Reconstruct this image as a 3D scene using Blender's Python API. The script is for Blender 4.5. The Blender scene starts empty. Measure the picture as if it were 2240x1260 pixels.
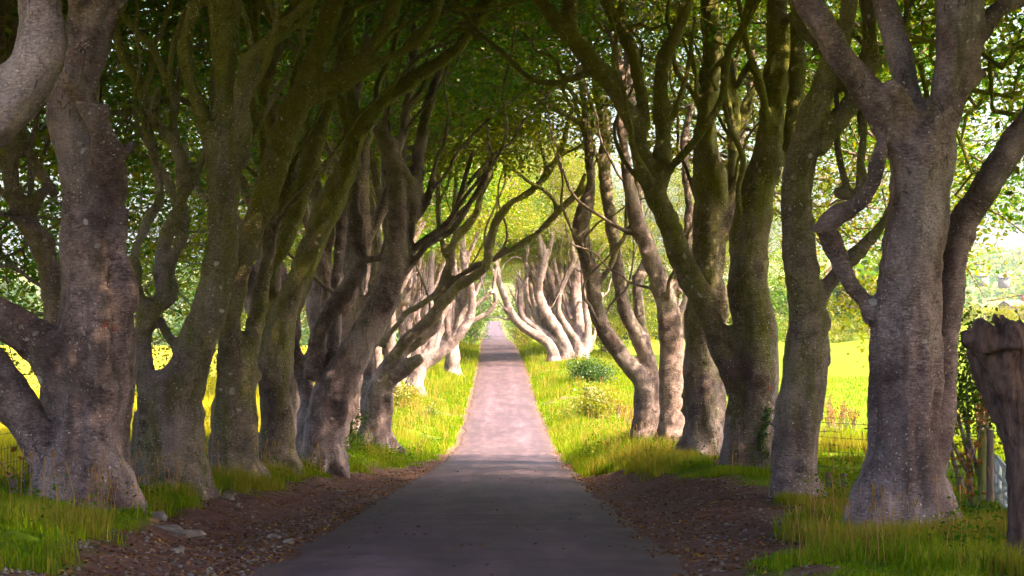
import bpy, bmesh, math, random
import numpy as np
from mathutils import Vector
from mathutils.bvhtree import BVHTree

# ------------------------------------------------------------------ camera, sky, sun, exposure
SC = bpy.context.scene
COL = SC.collection
EYE = 1.36                 # eye height above the road at the camera
F = 4355.0                 # focal length in photo pixels (70 mm on 36 mm)
CX, CY = 1120.0, 630.0
cam_d = bpy.data.cameras.new('camera'); cam = bpy.data.objects.new('camera', cam_d); COL.objects.link(cam)
cam.location = (0, 0, EYE); cam.rotation_euler = (math.radians(90), 0, 0)
cam_d.lens = 70; cam_d.sensor_width = 36; cam_d.clip_start = 0.1; cam_d.clip_end = 20000
SC.camera = cam

SUN_EL, SUN_AZ = math.radians(44), math.radians(110)      # azimuth clockwise from the view direction (+Y)
w = bpy.data.worlds.new('World'); SC.world = w; w.use_nodes = True
nt = w.node_tree; bg = nt.nodes['Background']
sky = nt.nodes.new('ShaderNodeTexSky'); sky.sky_type = 'NISHITA'; sky.sun_disc = False
sky.sun_elevation = SUN_EL; sky.sun_rotation = SUN_AZ
sky.air_density = 1.0; sky.dust_density = 6.0; sky.ozone_density = 0.6
nt.links.new(sky.outputs[0], bg.inputs[0]); bg.inputs[1].default_value = 0.15
sd = bpy.data.lights.new('sun', 'SUN'); sd.energy = 5.0; sd.angle = math.radians(0.5); sd.color = (1.0, 0.79, 0.48)
so = bpy.data.objects.new('sun', sd); COL.objects.link(so)
SUNV = Vector((math.sin(SUN_AZ) * math.cos(SUN_EL), math.cos(SUN_AZ) * math.cos(SUN_EL), math.sin(SUN_EL)))
so.rotation_euler = SUNV.to_track_quat('Z', 'Y').to_euler()
so.location = SUNV * 60
vs = SC.view_settings
vs.view_transform = 'Standard'; vs.look = 'None'; vs.gamma = 1.0; vs.use_curve_mapping = False
vs.exposure = 2.5
SC.cycles.max_bounces = 6; SC.cycles.diffuse_bounces = 4; SC.cycles.transmission_bounces = 4
SC.cycles.use_adaptive_sampling = True; SC.cycles.adaptive_threshold = 0.045
SC.cycles.glossy_bounces = 2; SC.cycles.transparent_max_bounces = 6; SC.cycles.volume_bounces = 0
SC.cycles.caustics_reflective = False; SC.cycles.caustics_refractive = False

rng = np.random.default_rng(7)
random.seed(7)

# ------------------------------------------------------------------ numpy helpers
def _hash(ix, iy, s):
    n = (ix.astype(np.int64) * 374761393 + iy.astype(np.int64) * 668265263 + s * 1274126177) & 0xFFFFFFFF
    n = ((n ^ (n >> 13)) * 1274126177) & 0xFFFFFFFF
    return ((n ^ (n >> 16)) & 0xFFFFFF) / float(0xFFFFFF)
def vnoise(x, y, s=0):
    x = np.asarray(x, float); y = np.asarray(y, float)
    ix = np.floor(x); iy = np.floor(y); fx = x - ix; fy = y - iy
    fx = fx * fx * (3 - 2 * fx); fy = fy * fy * (3 - 2 * fy)
    a = _hash(ix, iy, s); b = _hash(ix + 1, iy, s); c = _hash(ix, iy + 1, s); d = _hash(ix + 1, iy + 1, s)
    return (a * (1 - fx) + b * fx) * (1 - fy) + (c * (1 - fx) + d * fx) * fy
def fbm(x, y, s=0, o=3):
    r = 0; a = 0.5; t = 0
    for i in range(o):
        r = r + a * vnoise(np.asarray(x) * 2 ** i, np.asarray(y) * 2 ** i, s + i * 17); t += a; a *= 0.5
    return r / t
def ss(a, b, x):
    t = np.clip((np.asarray(x, float) - a) / (b - a), 0, 1)
    return t * t * (3 - 2 * t)

def P(x, y, d):
    """photo pixel + distance -> point of the place"""
    return np.array([(x - CX) / F * d, d, EYE + (CY - y) / F * d])

def mesh_from(name, verts, faces=None, quads=None, tris=None, smooth=False):
    me = bpy.data.meshes.new(name)
    verts = np.asarray(verts, np.float32)
    if faces is not None:
        me.from_pydata(verts.tolist(), [], faces)
    else:
        loops = []; tot = []
        if quads is not None and len(quads): loops.append(np.asarray(quads, np.int32).ravel()); tot.append(np.full(len(quads), 4, np.int32))
        if tris is not None and len(tris): loops.append(np.asarray(tris, np.int32).ravel()); tot.append(np.full(len(tris), 3, np.int32))
        loops = np.concatenate(loops); tot = np.concatenate(tot)
        me.vertices.add(len(verts)); me.vertices.foreach_set('co', verts.ravel())
        me.loops.add(len(loops)); me.loops.foreach_set('vertex_index', loops)
        me.polygons.add(len(tot)); st = np.concatenate([[0], np.cumsum(tot)[:-1]]).astype(np.int32)
        me.polygons.foreach_set('loop_start', st); me.polygons.foreach_set('loop_total', tot)
        me.update(calc_edges=True)
    if smooth:
        me.polygons.foreach_set('use_smooth', np.ones(len(me.polygons), bool))
    me.update()
    return me
def point_color(me, cols, name='col'):
    a = me.color_attributes.new(name, 'FLOAT_COLOR', 'POINT')
    c = np.ones((len(me.vertices), 4), np.float32); c[:, :3] = cols
    a.data.foreach_set('color', c.ravel())
def obj(name, me, mat=None, parent=None, loc=None):
    o = bpy.data.objects.new(name, me); COL.objects.link(o)
    if mat is not None and me is not None and len(me.materials) == 0: me.materials.append(mat)
    if parent is not None: o.parent = parent
    if loc is not None: o.location = loc
    return o
def tag(o, label=None, cat=None, group=None, kind=None):
    if label: o['label'] = label
    if cat: o['category'] = cat
    if group: o['group'] = group
    if kind: o['kind'] = kind
    return o
def empty(name, loc, label=None, cat=None, group=None):
    o = bpy.data.objects.new(name, None); COL.objects.link(o); o.location = loc
    o.empty_display_size = 0.3
    return tag(o, label, cat, group)

# ------------------------------------------------------------------ materials
def mat(name):
    m = bpy.data.materials.new(name); m.use_nodes = True
    n = m.node_tree.nodes; b = n['Principled BSDF']
    b.inputs['Specular IOR Level'].default_value = 0.25
    return m, m.node_tree, b
def N(t, kind, **kw):
    n = t.nodes.new(kind)
    for k, v in kw.items():
        if k.startswith('i_'):
            key = k[2:].replace('_', ' ')
            n.inputs[int(key) if key.isdigit() else key].default_value = v
        else: setattr(n, k, v)
    return n
def ramp(t, src, stops, interp='LINEAR'):
    r = t.nodes.new('ShaderNodeValToRGB'); r.color_ramp.interpolation = interp
    e = r.color_ramp.elements
    while len(e) < len(stops): e.new(0.5)
    for el, (p, c) in zip(e, stops):
        el.position = p; el.color = (c, c, c, 1) if isinstance(c, (int, float)) else (*c, 1)
    t.links.new(src, r.inputs[0]); return r.outputs[0]
def mix(t, fac, a, b, blend='MIX'):
    m = t.nodes.new('ShaderNodeMix'); m.data_type = 'RGBA'; m.blend_type = blend
    for s, i in ((fac, 0), (a, 6), (b, 7)):
        if hasattr(s, 'default_value') or hasattr(s, 'is_linked'): t.links.new(s, m.inputs[i])
        elif isinstance(s, (int, float)): m.inputs[i].default_value = s
        else: m.inputs[i].default_value = (*s, 1)
    return m.outputs[2]
def math_(t, op, a, b=None, c=None):
    m = t.nodes.new('ShaderNodeMath'); m.operation = op
    for i, s in enumerate((a, b, c)):
        if s is None: continue
        if isinstance(s, (int, float)): m.inputs[i].default_value = s
        else: t.links.new(s, m.inputs[i])
    return m.outputs[0]
def bump(t, h, strength, dist, nrm=None):
    b = t.nodes.new('ShaderNodeBump'); b.inputs['Strength'].default_value = strength; b.inputs['Distance'].default_value = dist
    t.links.new(h, b.inputs['Height'])
    if nrm is not None: t.links.new(nrm, b.inputs['Normal'])
    return b.outputs[0]
def coords(t, scale=(1, 1, 1), kind='Generated'):
    g = t.nodes.new('ShaderNodeNewGeometry')
    mp = t.nodes.new('ShaderNodeMapping'); mp.inputs['Scale'].default_value = scale
    t.links.new(g.outputs['Position'], mp.inputs[0]); return mp.outputs[0]
def noise(t, vec, scale, detail=4, rough=0.55, dist=0.0):
    n = N(t, 'ShaderNodeTexNoise', i_Scale=scale, i_Detail=detail, i_Roughness=rough, i_Distortion=dist)
    t.links.new(vec, n.inputs['Vector']); return n.outputs['Fac']
def voro(t, vec, scale, feature='F1', rnd=1.0):
    n = N(t, 'ShaderNodeTexVoronoi', i_Scale=scale, feature=feature, i_Randomness=rnd)
    t.links.new(vec, n.inputs['Vector']); return n
def distort(t, vec, scale, amt):
    n = N(t, 'ShaderNodeTexNoise', i_Scale=scale, i_Detail=3.0)
    t.links.new(vec, n.inputs['Vector'])
    s = N(t, 'ShaderNodeVectorMath', operation='SUBTRACT'); t.links.new(n.outputs['Color'], s.inputs[0]); s.inputs[1].default_value = (.5, .5, .5)
    k = N(t, 'ShaderNodeVectorMath', operation='SCALE'); t.links.new(s.outputs[0], k.inputs[0]); k.inputs['Scale'].default_value = amt
    a = N(t, 'ShaderNodeVectorMath', operation='ADD'); t.links.new(vec, a.inputs[0]); t.links.new(k.outputs[0], a.inputs[1])
    return a.outputs[0]

def make_bark():
    m, t, b = mat('beech_bark')
    p = coords(t)
    pd = distort(t, p, 2.2, 0.35)
    pw = coords(t, (1.0, 1.0, 4.5))                       # fine wrinkles that run round the stem
    pl = coords(t, (3.2, 3.2, 0.55))                      # streaks that run down the stem
    big = noise(t, p, 0.9, 4)
    mid = noise(t, pd, 5.0, 6, 0.65)
    wr = noise(t, pw, 11.0, 5, 0.72)
    st = noise(t, pl, 1.6, 5, 0.6)
    c = mix(t, ramp(t, mid, [(0.28, 0.0), (0.72, 1.0)]), (0.075, 0.046, 0.050), (0.34, 0.240, 0.255))
    wm = ramp(t, noise(t, p, 1.3, 2), [(0.38, 0.15), (0.62, 1.0)])
    c = mix(t, math_(t, 'MULTIPLY', ramp(t, wr, [(0.46, 0.0), (0.66, 0.8)]), wm), c, (0.46, 0.35, 0.365))
    tn = N(t, 'ShaderNodeAttribute', attribute_type='OBJECT', attribute_name='tone')
    c = mix(t, ramp(t, math_(t, 'MULTIPLY_ADD', tn.outputs['Fac'], 0.5, 0.5), [(0.0, 0.0), (1.0, 0.55)]), c, mix(t, 1.0, c, (1.30, 1.22, 1.12), 'MULTIPLY'))
    c = mix(t, ramp(t, big, [(0.36, 0.85), (0.58, 0.0)]), c, mix(t, 1.0, c, (0.34, 0.30, 0.29), 'MULTIPLY'))
    c = mix(t, ramp(t, noise(t, p, 0.7, 3), [(0.52, 0.0), (0.70, 0.65)]), c, (0.46, 0.36, 0.36))
    c = mix(t, ramp(t, st, [(0.50, 0.0), (0.68, 0.75)]), c, (0.085, 0.062, 0.058))
    # moss and algae: olive film, strongest where the object says so and on the side the rain runs down
    at = N(t, 'ShaderNodeAttribute', attribute_type='OBJECT', attribute_name='moss')
    g = t.nodes.new('ShaderNodeNewGeometry')
    sep = N(t, 'ShaderNodeSeparateXYZ'); t.links.new(g.outputs['Position'], sep.inputs[0])
    ms = math_(t, 'ADD', math_(t, 'MULTIPLY', big, 1.2), math_(t, 'MULTIPLY', st, 0.9))
    ms = math_(t, 'ADD', ms, at.outputs['Fac'])
    hi = N(t, 'ShaderNodeMapRange', i_1=-2.0, i_2=5.5, i_3=-0.10, i_4=0.42); t.links.new(sep.outputs[2], hi.inputs[0])
    ms = math_(t, 'ADD', ms, hi.outputs[0])
    mf = ramp(t, math_(t, 'MULTIPLY', ms, 0.5), [(0.62, 0.0), (0.92, 1.0)])
    mc = mix(t, mid, (0.070, 0.080, 0.003), (0.24, 0.225, 0.010))
    c = mix(t, math_(t, 'MULTIPLY', mf, 0.85), c, mc)
    # crisp pits and flecks
    fine = noise(t, coords(t, (1.0, 1.0, 1.7)), 26.0, 5, 0.75)
    c = mix(t, 1.0, c, ramp(t, fine, [(0.34, 0.42), (0.47, 0.92), (0.56, 1.05), (0.68, 1.45)]), 'MULTIPLY')
    # dark bark cracks and scars: short ragged tears, mostly upright
    cn = noise(t, coords(t, (2.6, 2.6, 0.75)), 1.0, 3, 0.6, 0.6)
    crk = ramp(t, math_(t, 'ABSOLUTE', math_(t, 'SUBTRACT', cn, 0.5)), [(0.0, 1.0), (0.010, 0.0)])
    crk = math_(t, 'MULTIPLY', crk, ramp(t, noise(t, p, 1.5, 2), [(0.50, 0.0), (0.62, 1.0)]))
    c = mix(t, math_(t, 'MULTIPLY', crk, 0.75), c, (0.035, 0.024, 0.022))
    # pale lichen: small specks and a few larger rosettes
    v1 = voro(t, pd, 17.0)
    sp = ramp(t, v1.outputs['Distance'], [(0.10, 1.0), (0.20, 0.0)])
    sp = math_(t, 'MULTIPLY', sp, ramp(t, noise(t, p, 2.3, 3), [(0.38, 0.0), (0.58, 1.0)]))
    v2 = voro(t, pd, 4.2)
    ro = ramp(t, v2.outputs['Distance'], [(0.13, 0.8), (0.19, 0.0)])
    ro = math_(t, 'MULTIPLY', ro, ramp(t, noise(t, p, 1.1, 3), [(0.52, 0.0), (0.66, 1.0)]))
    li = math_(t, 'MAXIMUM', sp, ro)
    c = mix(t, math_(t, 'MULTIPLY', li, 0.85), c, (0.66, 0.60, 0.56))
    t.links.new(c, b.inputs['Base Color'])
    b.inputs['Roughness'].default_value = 0.82
    hgt = math_(t, 'ADD', math_(t, 'MULTIPLY', mid, 0.070), math_(t, 'MULTIPLY_ADD', fine, 0.022, math_(t, 'MULTIPLY', wr, 0.034)))
    hgt = math_(t, 'SUBTRACT', hgt, math_(t, 'MULTIPLY', crk, 0.035))
    t.links.new(bump(t, hgt, 0.9, 1.0), b.inputs['Normal'])
    return m

def make_leaf(name, hue=(1, 1, 1), trans=0.5, gloss=0.03):
    m = bpy.data.materials.new(name); m.use_nodes = True; t = m.node_tree
    t.nodes.remove(t.nodes['Principled BSDF']); out = t.nodes['Material Output']
    a = N(t, 'ShaderNodeAttribute', attribute_name='col')
    c = mix(t, 1.0, a.outputs['Color'], hue, 'MULTIPLY')
    d = N(t, 'ShaderNodeBsdfDiffuse'); t.links.new(c, d.inputs[0])
    tr = N(t, 'ShaderNodeBsdfTranslucent')
    tc = mix(t, 1.0, c, (1.25, 1.2, 0.45), 'MULTIPLY'); t.links.new(tc, tr.inputs[0])
    ms = N(t, 'ShaderNodeMixShader'); ms.inputs[0].default_value = trans
    t.links.new(d.outputs[0], ms.inputs[1]); t.links.new(tr.outputs[0], ms.inputs[2])
    gl = N(t, 'ShaderNodeBsdfGlossy'); gl.inputs['Roughness'].default_value = 0.42
    m2 = N(t, 'ShaderNodeMixShader'); m2.inputs[0].default_value = gloss
    t.links.new(ms.outputs[0], m2.inputs[1]); t.links.new(gl.outputs[0], m2.inputs[2])
    t.links.new(m2.outputs[0], out.inputs[0])
    return m

def make_ground():
    m, t, b = mat('ground_soil_and_turf')
    a = N(t, 'ShaderNodeAttribute', attribute_name='col')        # r: bare soil, g: yellow field, b: far land
    sp = N(t, 'ShaderNodeSeparateColor'); t.links.new(a.outputs['Color'], sp.inputs[0])
    p = coords(t)
    n1 = noise(t, p, 6.0, 8, 0.7); n2 = noise(t, p, 28.0, 4, 0.7); n3 = noise(t, p, 0.35, 4)
    soil = mix(t, ramp(t, n1, [(0.3, 0.0), (0.7, 1.0)]), (0.065, 0.032, 0.029), (0.19, 0.100, 0.085))
    soil = mix(t, ramp(t, n2, [(0.62, 0.0), (0.75, 0.7)]), soil, (0.24, 0.13, 0.075))
    pst = coords(t, (0.05, 0.6, 1.0))
    turf = mix(t, n1, (0.050, 0.100, 0.004), (0.13, 0.19, 0.006))
    turf = mix(t, ramp(t, n3, [(0.4, 0.0), (0.7, 0.7)]), turf, (0.16, 0.18, 0.008))
    fl = mix(t, noise(t, coords(t, (0.25, 1.0, 1.0)), 0.5, 6, 0.7), (0.26, 0.225, 0.012), (0.44, 0.36, 0.022))
    fl = mix(t, ramp(t, n1, [(0.5, 0.0), (0.75, 0.5)]), fl, (0.20, 0.22, 0.02))
    fl = mix(t, ramp(t, noise(t, coords(t, (1.6, 0.06, 1.0)), 1.0, 4), [(0.5, 0.0), (0.68, 0.6)]), fl, (0.20, 0.175, 0.012))
    c = mix(t, sp.outputs[1], turf, fl)
    far = mix(t, noise(t, p, 0.006, 5), (0.075, 0.11, 0.03), (0.21, 0.20, 0.075))
    c = mix(t, sp.outputs[2], c, far)
    c = mix(t, sp.outputs[0], c, soil)
    t.links.new(c, b.inputs['Base Color']); b.inputs['Roughness'].default_value = 0.95
    b.inputs['Specular IOR Level'].default_value = 0.1
    t.links.new(bump(t, n2, 0.5, 0.03, bump(t, n1, 0.7, 0.08)), b.inputs['Normal'])
    return m

def make_road():
    m, t, b = mat('worn_asphalt')
    p = coords(t); pl = coords(t, (1.0, 0.10, 1.0)); pc = coords(t, (0.10, 1.0, 1.0))
    n1 = noise(t, p, 55.0, 3, 0.7); n2 = noise(t, p, 1.3, 5, 0.6); n3 = noise(t, pl, 2.6, 4, 0.6); n4 = noise(t, pc, 3.0, 4, 0.6)
    c = mix(t, ramp(t, n2, [(0.3, 0.0), (0.7, 1.0)]), (0.040, 0.024, 0.038), (0.076, 0.047, 0.066))
    c = mix(t, ramp(t, n3, [(0.44, 0.0), (0.66, 0.65)]), c, (0.125, 0.076, 0.097))
    c = mix(t, ramp(t, n4, [(0.50, 0.0), (0.70, 0.65)]), c, (0.033, 0.019, 0.030))
    c = mix(t, ramp(t, n1, [(0.55, 0.0), (0.8, 0.5)]), c, (0.17, 0.122, 0.135))
    e = N(t, 'ShaderNodeAttribute', attribute_name='col')     # soil washed over the edges
    sp = N(t, 'ShaderNodeSeparateColor'); t.links.new(e.outputs['Color'], sp.inputs[0])
    c = mix(t, math_(t, 'MULTIPLY', sp.outputs[1], ramp(t, noise(t, pl, 1.2, 4), [(0.3, 0.15), (0.65, 0.75)])), c, mix(t, 1.0, c, (1.5, 1.52, 1.48), 'MULTIPLY'))
    ed = math_(t, 'MULTIPLY', sp.outputs[0], ramp(t, noise(t, p, 4.0, 5, 0.7), [(0.35, 0.0), (0.6, 1.0)]))
    c = mix(t, ed, c, (0.085, 0.050, 0.042))
    cr = voro(t, distort(t, p, 1.2, 0.9), 0.35, 'DISTANCE_TO_EDGE')
    ck = math_(t, 'MULTIPLY', ramp(t, cr.outputs['Distance'], [(0.0, 1.0), (0.006, 0.0)]), ramp(t, n2, [(0.45, 0.0), (0.6, 0.6)]))
    c = mix(t, ck, c, (0.03, 0.022, 0.024))
    t.links.new(c, b.inputs['Base Color'])
    t.links.new(ramp(t, n2, [(0.3, 0.62), (0.7, 0.82)]), b.inputs['Roughness'])
    b.inputs['Specular IOR Level'].default_value = 0.35
    pa = ramp(t, voro(t, distort(t, coords(t, (0.9, 0.35, 1.0)), 0.8, 0.5), 0.55).outputs['Color'], [(0.0, 0.8), (1.0, 1.12)])
    t.links.new(mix(t, 1.0, c, pa, 'MULTIPLY'), b.inputs['Base Color'])
    t.links.new(bump(t, n1, 0.5, 0.008, bump(t, n3, 0.3, 0.02)), b.inputs['Normal'])
    return m

def make_wood(name, c1, c2, rough=0.85, sc=(14, 14, 1.5), relief=0.02):
    m, t, b = mat(name)
    n1 = noise(t, coords(t, sc), 1.5, 6, 0.65); n2 = noise(t, coords(t), 9.0, 4)
    c = mix(t, ramp(t, n1, [(0.3, 0.0), (0.7, 1.0)]), c1, c2)
    c = mix(t, ramp(t, n2, [(0.55, 0.0), (0.75, 0.5)]), c, tuple(v * 0.45 for v in c1))
    t.links.new(c, b.inputs['Base Color']); b.inputs['Roughness'].default_value = rough
    t.links.new(bump(t, n1, 0.9, relief), b.inputs['Normal'])
    return m
def make_plain(name, c, rough=0.7, metal=0.0, var=0.35):
    m, t, b = mat(name)
    n = noise(t, coords(t), 14.0, 4)
    t.links.new(mix(t, n, tuple(v * (1 - var) for v in c), tuple(min(1, v * (1 + var)) for v in c)), b.inputs['Base Color'])
    b.inputs['Roughness'].default_value = rough; b.inputs['Metallic'].default_value = metal
    t.links.new(bump(t, n, 0.3, 0.01), b.inputs['Normal'])
    return m
def make_stone():
    m, t, b = mat('field_stone')
    p = coords(t); n = noise(t, p, 5.0, 6, 0.65)
    c = mix(t, ramp(t, n, [(0.3, 0.0), (0.7, 1.0)]), (0.10, 0.075, 0.07), (0.22, 0.185, 0.165))
    c = mix(t, ramp(t, noise(t, p, 12.0, 3), [(0.6, 0.0), (0.7, 0.7)]), c, (0.32, 0.29, 0.25))
    t.links.new(c, b.inputs['Base Color']); b.inputs['Roughness'].default_value = 0.9
    t.links.new(bump(t, n, 0.7, 0.04), b.inputs['Normal'])
    return m

M_BARK = make_bark()
M_LEAF = make_leaf('beech_leaf', (1.08, 1.10, 0.8), 0.56)
M_GRASS = make_leaf('grass_blade', trans=0.4, gloss=0.004)
M_GROUND = make_ground(); M_ROAD = make_road()
M_POST = make_wood('weathered_post', (0.10, 0.065, 0.055), (0.24, 0.17, 0.15))
M_GREENPOST = make_wood('algae_green_board', (0.10, 0.105, 0.03), (0.20, 0.19, 0.07))
M_DEAD = make_wood('dead_split_wood', (0.028, 0.014, 0.014), (0.22, 0.125, 0.105), 0.8, (9, 9, 1.7), 0.12)
M_WIRE = make_plain('rusty_wire', (0.06, 0.05, 0.045), 0.6, 0.5)
M_GATE = make_plain('white_gate_paint', (0.55, 0.55, 0.58), 0.5, 0.0, 0.2)
M_CUT = make_wood('cut_wood_face', (0.08, 0.05, 0.04), (0.26, 0.19, 0.16))
M_STONE = make_stone()
M_PAINT = make_plain('faded_red_scratch', (0.30, 0.05, 0.03), 0.8)
M_SCAR = make_plain('dark_carved_scar', (0.045, 0.028, 0.024), 0.9)
M_ROOF = make_plain('grey_roof', (0.15, 0.11, 0.115), 0.8, 0, 0.15)
M_WALL = make_plain('rendered_wall', (0.17, 0.145, 0.145), 0.9, 0, 0.1)
M_PANE = make_plain('window_pane', (0.05, 0.06, 0.08), 0.15, 0, 0.1)
M_BRICKCH = make_plain('chimney_brick', (0.42, 0.14, 0.10), 0.9)

# ------------------------------------------------------------------ the lie of the land
_d = np.arange(-80, 700, 1.0)
_zr = np.interp(_d, [-80, -30, 0, 42, 65, 85, 112, 166, 232, 330, 450, 560, 700],
                [0.8, 0.2, 0, -2.80, -4.32, -5.30, -5.55, -5.15, -5.15, -7.1, -8.05, -8.0, -9.0])
_k = np.hanning(15); _k /= _k.sum()
_zr = np.convolve(np.pad(_zr, 7, mode='edge'), _k, 'valid')
def zroad(y): return np.interp(y, _d, _zr)
def cxr(y): return np.interp(y, [-80, 17, 42, 85, 112, 166, 232, 330, 450, 600], [-.35, -.35, -.34, -.28, -.5, -.85, -1.6, -2.8, -4.0, -5.5])
def edge_l(y): return np.interp(y, [-80, 15, 17, 24, 32, 43, 50, 60, 70, 100, 400], [-3.4, -3.4, -3.4, -4.0, -3.9, -3.8, -3.3, -2.7, -2.25, -2.15, -2.15])
def edge_r(y): return np.interp(y, [-80, 15, 17, 20, 23, 26, 28, 31, 35, 39, 44, 50, 56, 64, 100, 400], [2.8, 2.8, 2.8, 3.1, 3.7, 4.5, 4.5, 3.95, 3.55, 3.25, 2.95, 2.45, 2.2, 2.1, 2.05, 2.05])
def soil_mask(x, y):
    u = np.asarray(x) - cxr(y)
    wob = (fbm(x * 0.9 + 40, y * 0.55, 3, 3) - 0.5) * 1.5 + (fbm(x * 4, y * 3, 9, 2) - .5) * 0.35
    far = ss(60, 80, y); wob = wob * (1 - 0.72 * far)
    s = np.where(u < 0, ss(-0.16, 0.16, u - edge_l(y) + wob), ss(-0.16, 0.16, edge_r(y) - u + wob))
    patch = ss(0.66, 0.72, fbm(x * 0.8 + 9, y * 0.6 + 3, 21, 3)) * ss(7, 6, np.abs(u))
    return np.maximum(s, patch * 0.9)
def gz(x, y):
    x = np.asarray(x, float); y = np.asarray(y, float)
    u = x - cxr(y); zr = zroad(y)
    hl = 0.42 * ss(2.7, 4.8, -u); hr = np.interp(y, [20, 26, 36, 60, 90, 400], [0.12, 0.22, 0.52, 0.62, 0.35, 0.35]) * ss(2.0, 4.0, u)
    bank = np.where(u < 0, hl, hr)
    hum = (fbm(x * 0.8, y * 0.8, 5, 3) - 0.5) * 0.36 * ss(2.3, 3.6, np.abs(u)) + (fbm(x * 3.1, y * 3.1, 8, 2) - 0.5) * 0.07 * ss(1.9, 2.5, np.abs(u))
    # bare mound beside the big right-hand beech, hollow in front of it
    hum = hum * (1 - .65 * ss(3, 4, u) * ss(35, 31, y))
    near = zr + bank + hum - 0.035 * ss(2.2, 1.9, np.abs(u))
    fl = np.interp(y, [-80, 0, 30, 60, 85, 150, 250, 300, 420, 640, 760, 950, 1350, 2000, 4000, 8000], [0.6, 0.3, -1.7, -3.4, -4.8, -5.6, -6.3, -7.3, -14, -34, -34, -22, 6, 16, 20, 0])
    fr = np.interp(y, [-80, 0, 30, 60, 85, 150, 250, 320, 420, 700, 1000, 1500, 2000, 2600, 3200, 4200, 8000], [0.6, 0.2, -1.6, -3.3, -4.7, -5.5, -6.1, -6.9, -15, -48, -52, -30, 2, 34, 54, 60, 0])
    fr = fr + np.clip(x - 45, 0, 30) * 0.11 * ss(60, 200, y) * ss(600, 300, y)
    a = x / np.maximum(y, 40)
    t = ss(-0.02, 0.06, a)
    mid = np.interp(y, [0, 450, 560, 700, 900, 1400, 2500, 8000], [0, -8.0, -8.0, -9.0, -6, 4, 10, 0])
    t2 = np.exp(-(a / 0.035) ** 2) * ss(350, 450, y)
    field = fl * (1 - t) + fr * t
    field = field * (1 - t2) + mid * t2
    field = field + (fbm(x * 0.02, y * 0.02, 31, 3) - .5) * 1.2 * ss(40, 120, np.abs(u)) + (fbm(x * .004, y * .004, 33, 3) - .5) * 22 * ss(600, 1200, y)
    k = np.where(y < 330, ss(6.0, 12.0, np.abs(u)), ss(4.0, 30.0, np.abs(u)))
    k = np.maximum(k, ss(560, 690, y))
    return near * (1 - k) + field * k

def build_ground():
    xs = np.concatenate([-np.geomspace(9, 5000, 40)[::-1], np.arange(-8.8, 8.81, 0.2), np.geomspace(9, 5000, 40)])
    ys = [-90.0]
    while ys[-1] < 7500:
        y = ys[-1]; ys.append(y + (4 if y < 8 else max(0.28, 0.010 * y) if y < 200 else 0.02 * y))
    ys = np.array(ys)
    X, Y = np.meshgrid(xs, ys); Z = gz(X, Y)
    nx, ny = len(xs), len(ys)
    V = np.stack([X, Y, Z], -1).reshape(-1, 3)
    i = np.arange(ny - 1)[:, None] * nx + np.arange(nx - 1)[None]
    Q = np.stack([i, i + 1, i + 1 + nx, i + nx], -1).reshape(-1, 4)
    me = mesh_from('ground', V, quads=Q, smooth=True)
    u = X - cxr(Y)
    c = np.zeros((ny, nx, 3))
    c[..., 0] = soil_mask(X, Y) * ss(9, 7, np.abs(u)) * ss(420, 380, Y)
    c[..., 1] = np.where(u < 0, ss(6.2, 8.5, -u), 0 * u)
    c[..., 2] = ss(300, 380, Y)
    point_color(me, c.reshape(-1, 3))
    tag(obj('ground', me, M_GROUND), 'grassy banks, bare soil verges and fields on both sides', None, None, 'structure')

def build_road():
    ys = [-60.0]
    while ys[-1] < 560: ys.append(ys[-1] + max(0.25, 0.006 * abs(ys[-1])))
    ys = np.array(ys); us = np.array([-1, -0.96, -0.9, -.75, -.6, -.5, -.4, -.3, -.2, -.1, 0, .1, .2, .3, .4, .5, .6, .75, .9, .96, 1.0])
    wl = 1.98 + (fbm(ys * 0.6, ys * 0 + 3, 41, 3) - .5) * 0.42; wr = 1.95 + (fbm(ys * 0.6, ys * 0 + 9, 42, 3) - .5) * 0.36
    U = np.where(us[None] < 0, us[None] * wl[:, None], us[None] * wr[:, None])
    X = cxr(ys)[:, None] + U; Y = np.repeat(ys[:, None], len(us), 1)
    Z = zroad(Y) + 0.03 - 0.035 * us[None] ** 2 - 0.05 * (np.abs(us[None]) > 0.99)
    nx, ny = len(us), len(ys)
    V = np.stack([X, Y, Z], -1).reshape(-1, 3)
    i = np.arange(ny - 1)[:, None] * nx + np.arange(nx - 1)[None]
    Q = np.stack([i, i + 1, i + 1 + nx, i + nx], -1).reshape(-1, 4)
    me = mesh_from('road', V, quads=Q, smooth=True)
    e = np.repeat((ss(0.72, 1.0, np.abs(us)))[None], ny, 0)
    c = np.zeros((ny * nx, 3)); c[:, 0] = e.ravel(); c[:, 1] = np.exp(-((np.abs(U + .05 * np.sin(Y * .05)) - .78) / .27) ** 2).ravel(); point_color(me, c)
    tag(obj('road', me, M_ROAD), 'narrow worn asphalt lane running straight down the avenue', None, None, 'structure')
build_ground(); build_road()

# ------------------------------------------------------------------ tree machinery
def catmull(pts, step):
    pts = np.asarray(pts, float)
    if len(pts) < 3:
        n = max(2, int(np.linalg.norm(pts[-1][:3] - pts[0][:3]) / step) + 1)
        t = np.linspace(0, 1, n)[:, None]; return pts[0] * (1 - t) + pts[-1] * t
    p = np.vstack([2 * pts[0] - pts[1], pts, 2 * pts[-1] - pts[-2]]); out = []
    for i in range(1, len(p) - 2):
        n = max(2, int(np.linalg.norm((p[i + 1] - p[i])[:3]) / step) + 1)
        t = np.linspace(0, 1, n, endpoint=False)[:, None]
        a, b, c, d = p[i - 1], p[i], p[i + 1], p[i + 2]
        out.append(0.5 * (2 * b + (c - a) * t + (2 * a - 5 * b + 4 * c - d) * t ** 2 + (3 * b - a - 3 * c + d) * t ** 3))
    out.append(p[-2][None]); return np.vstack(out)

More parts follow.
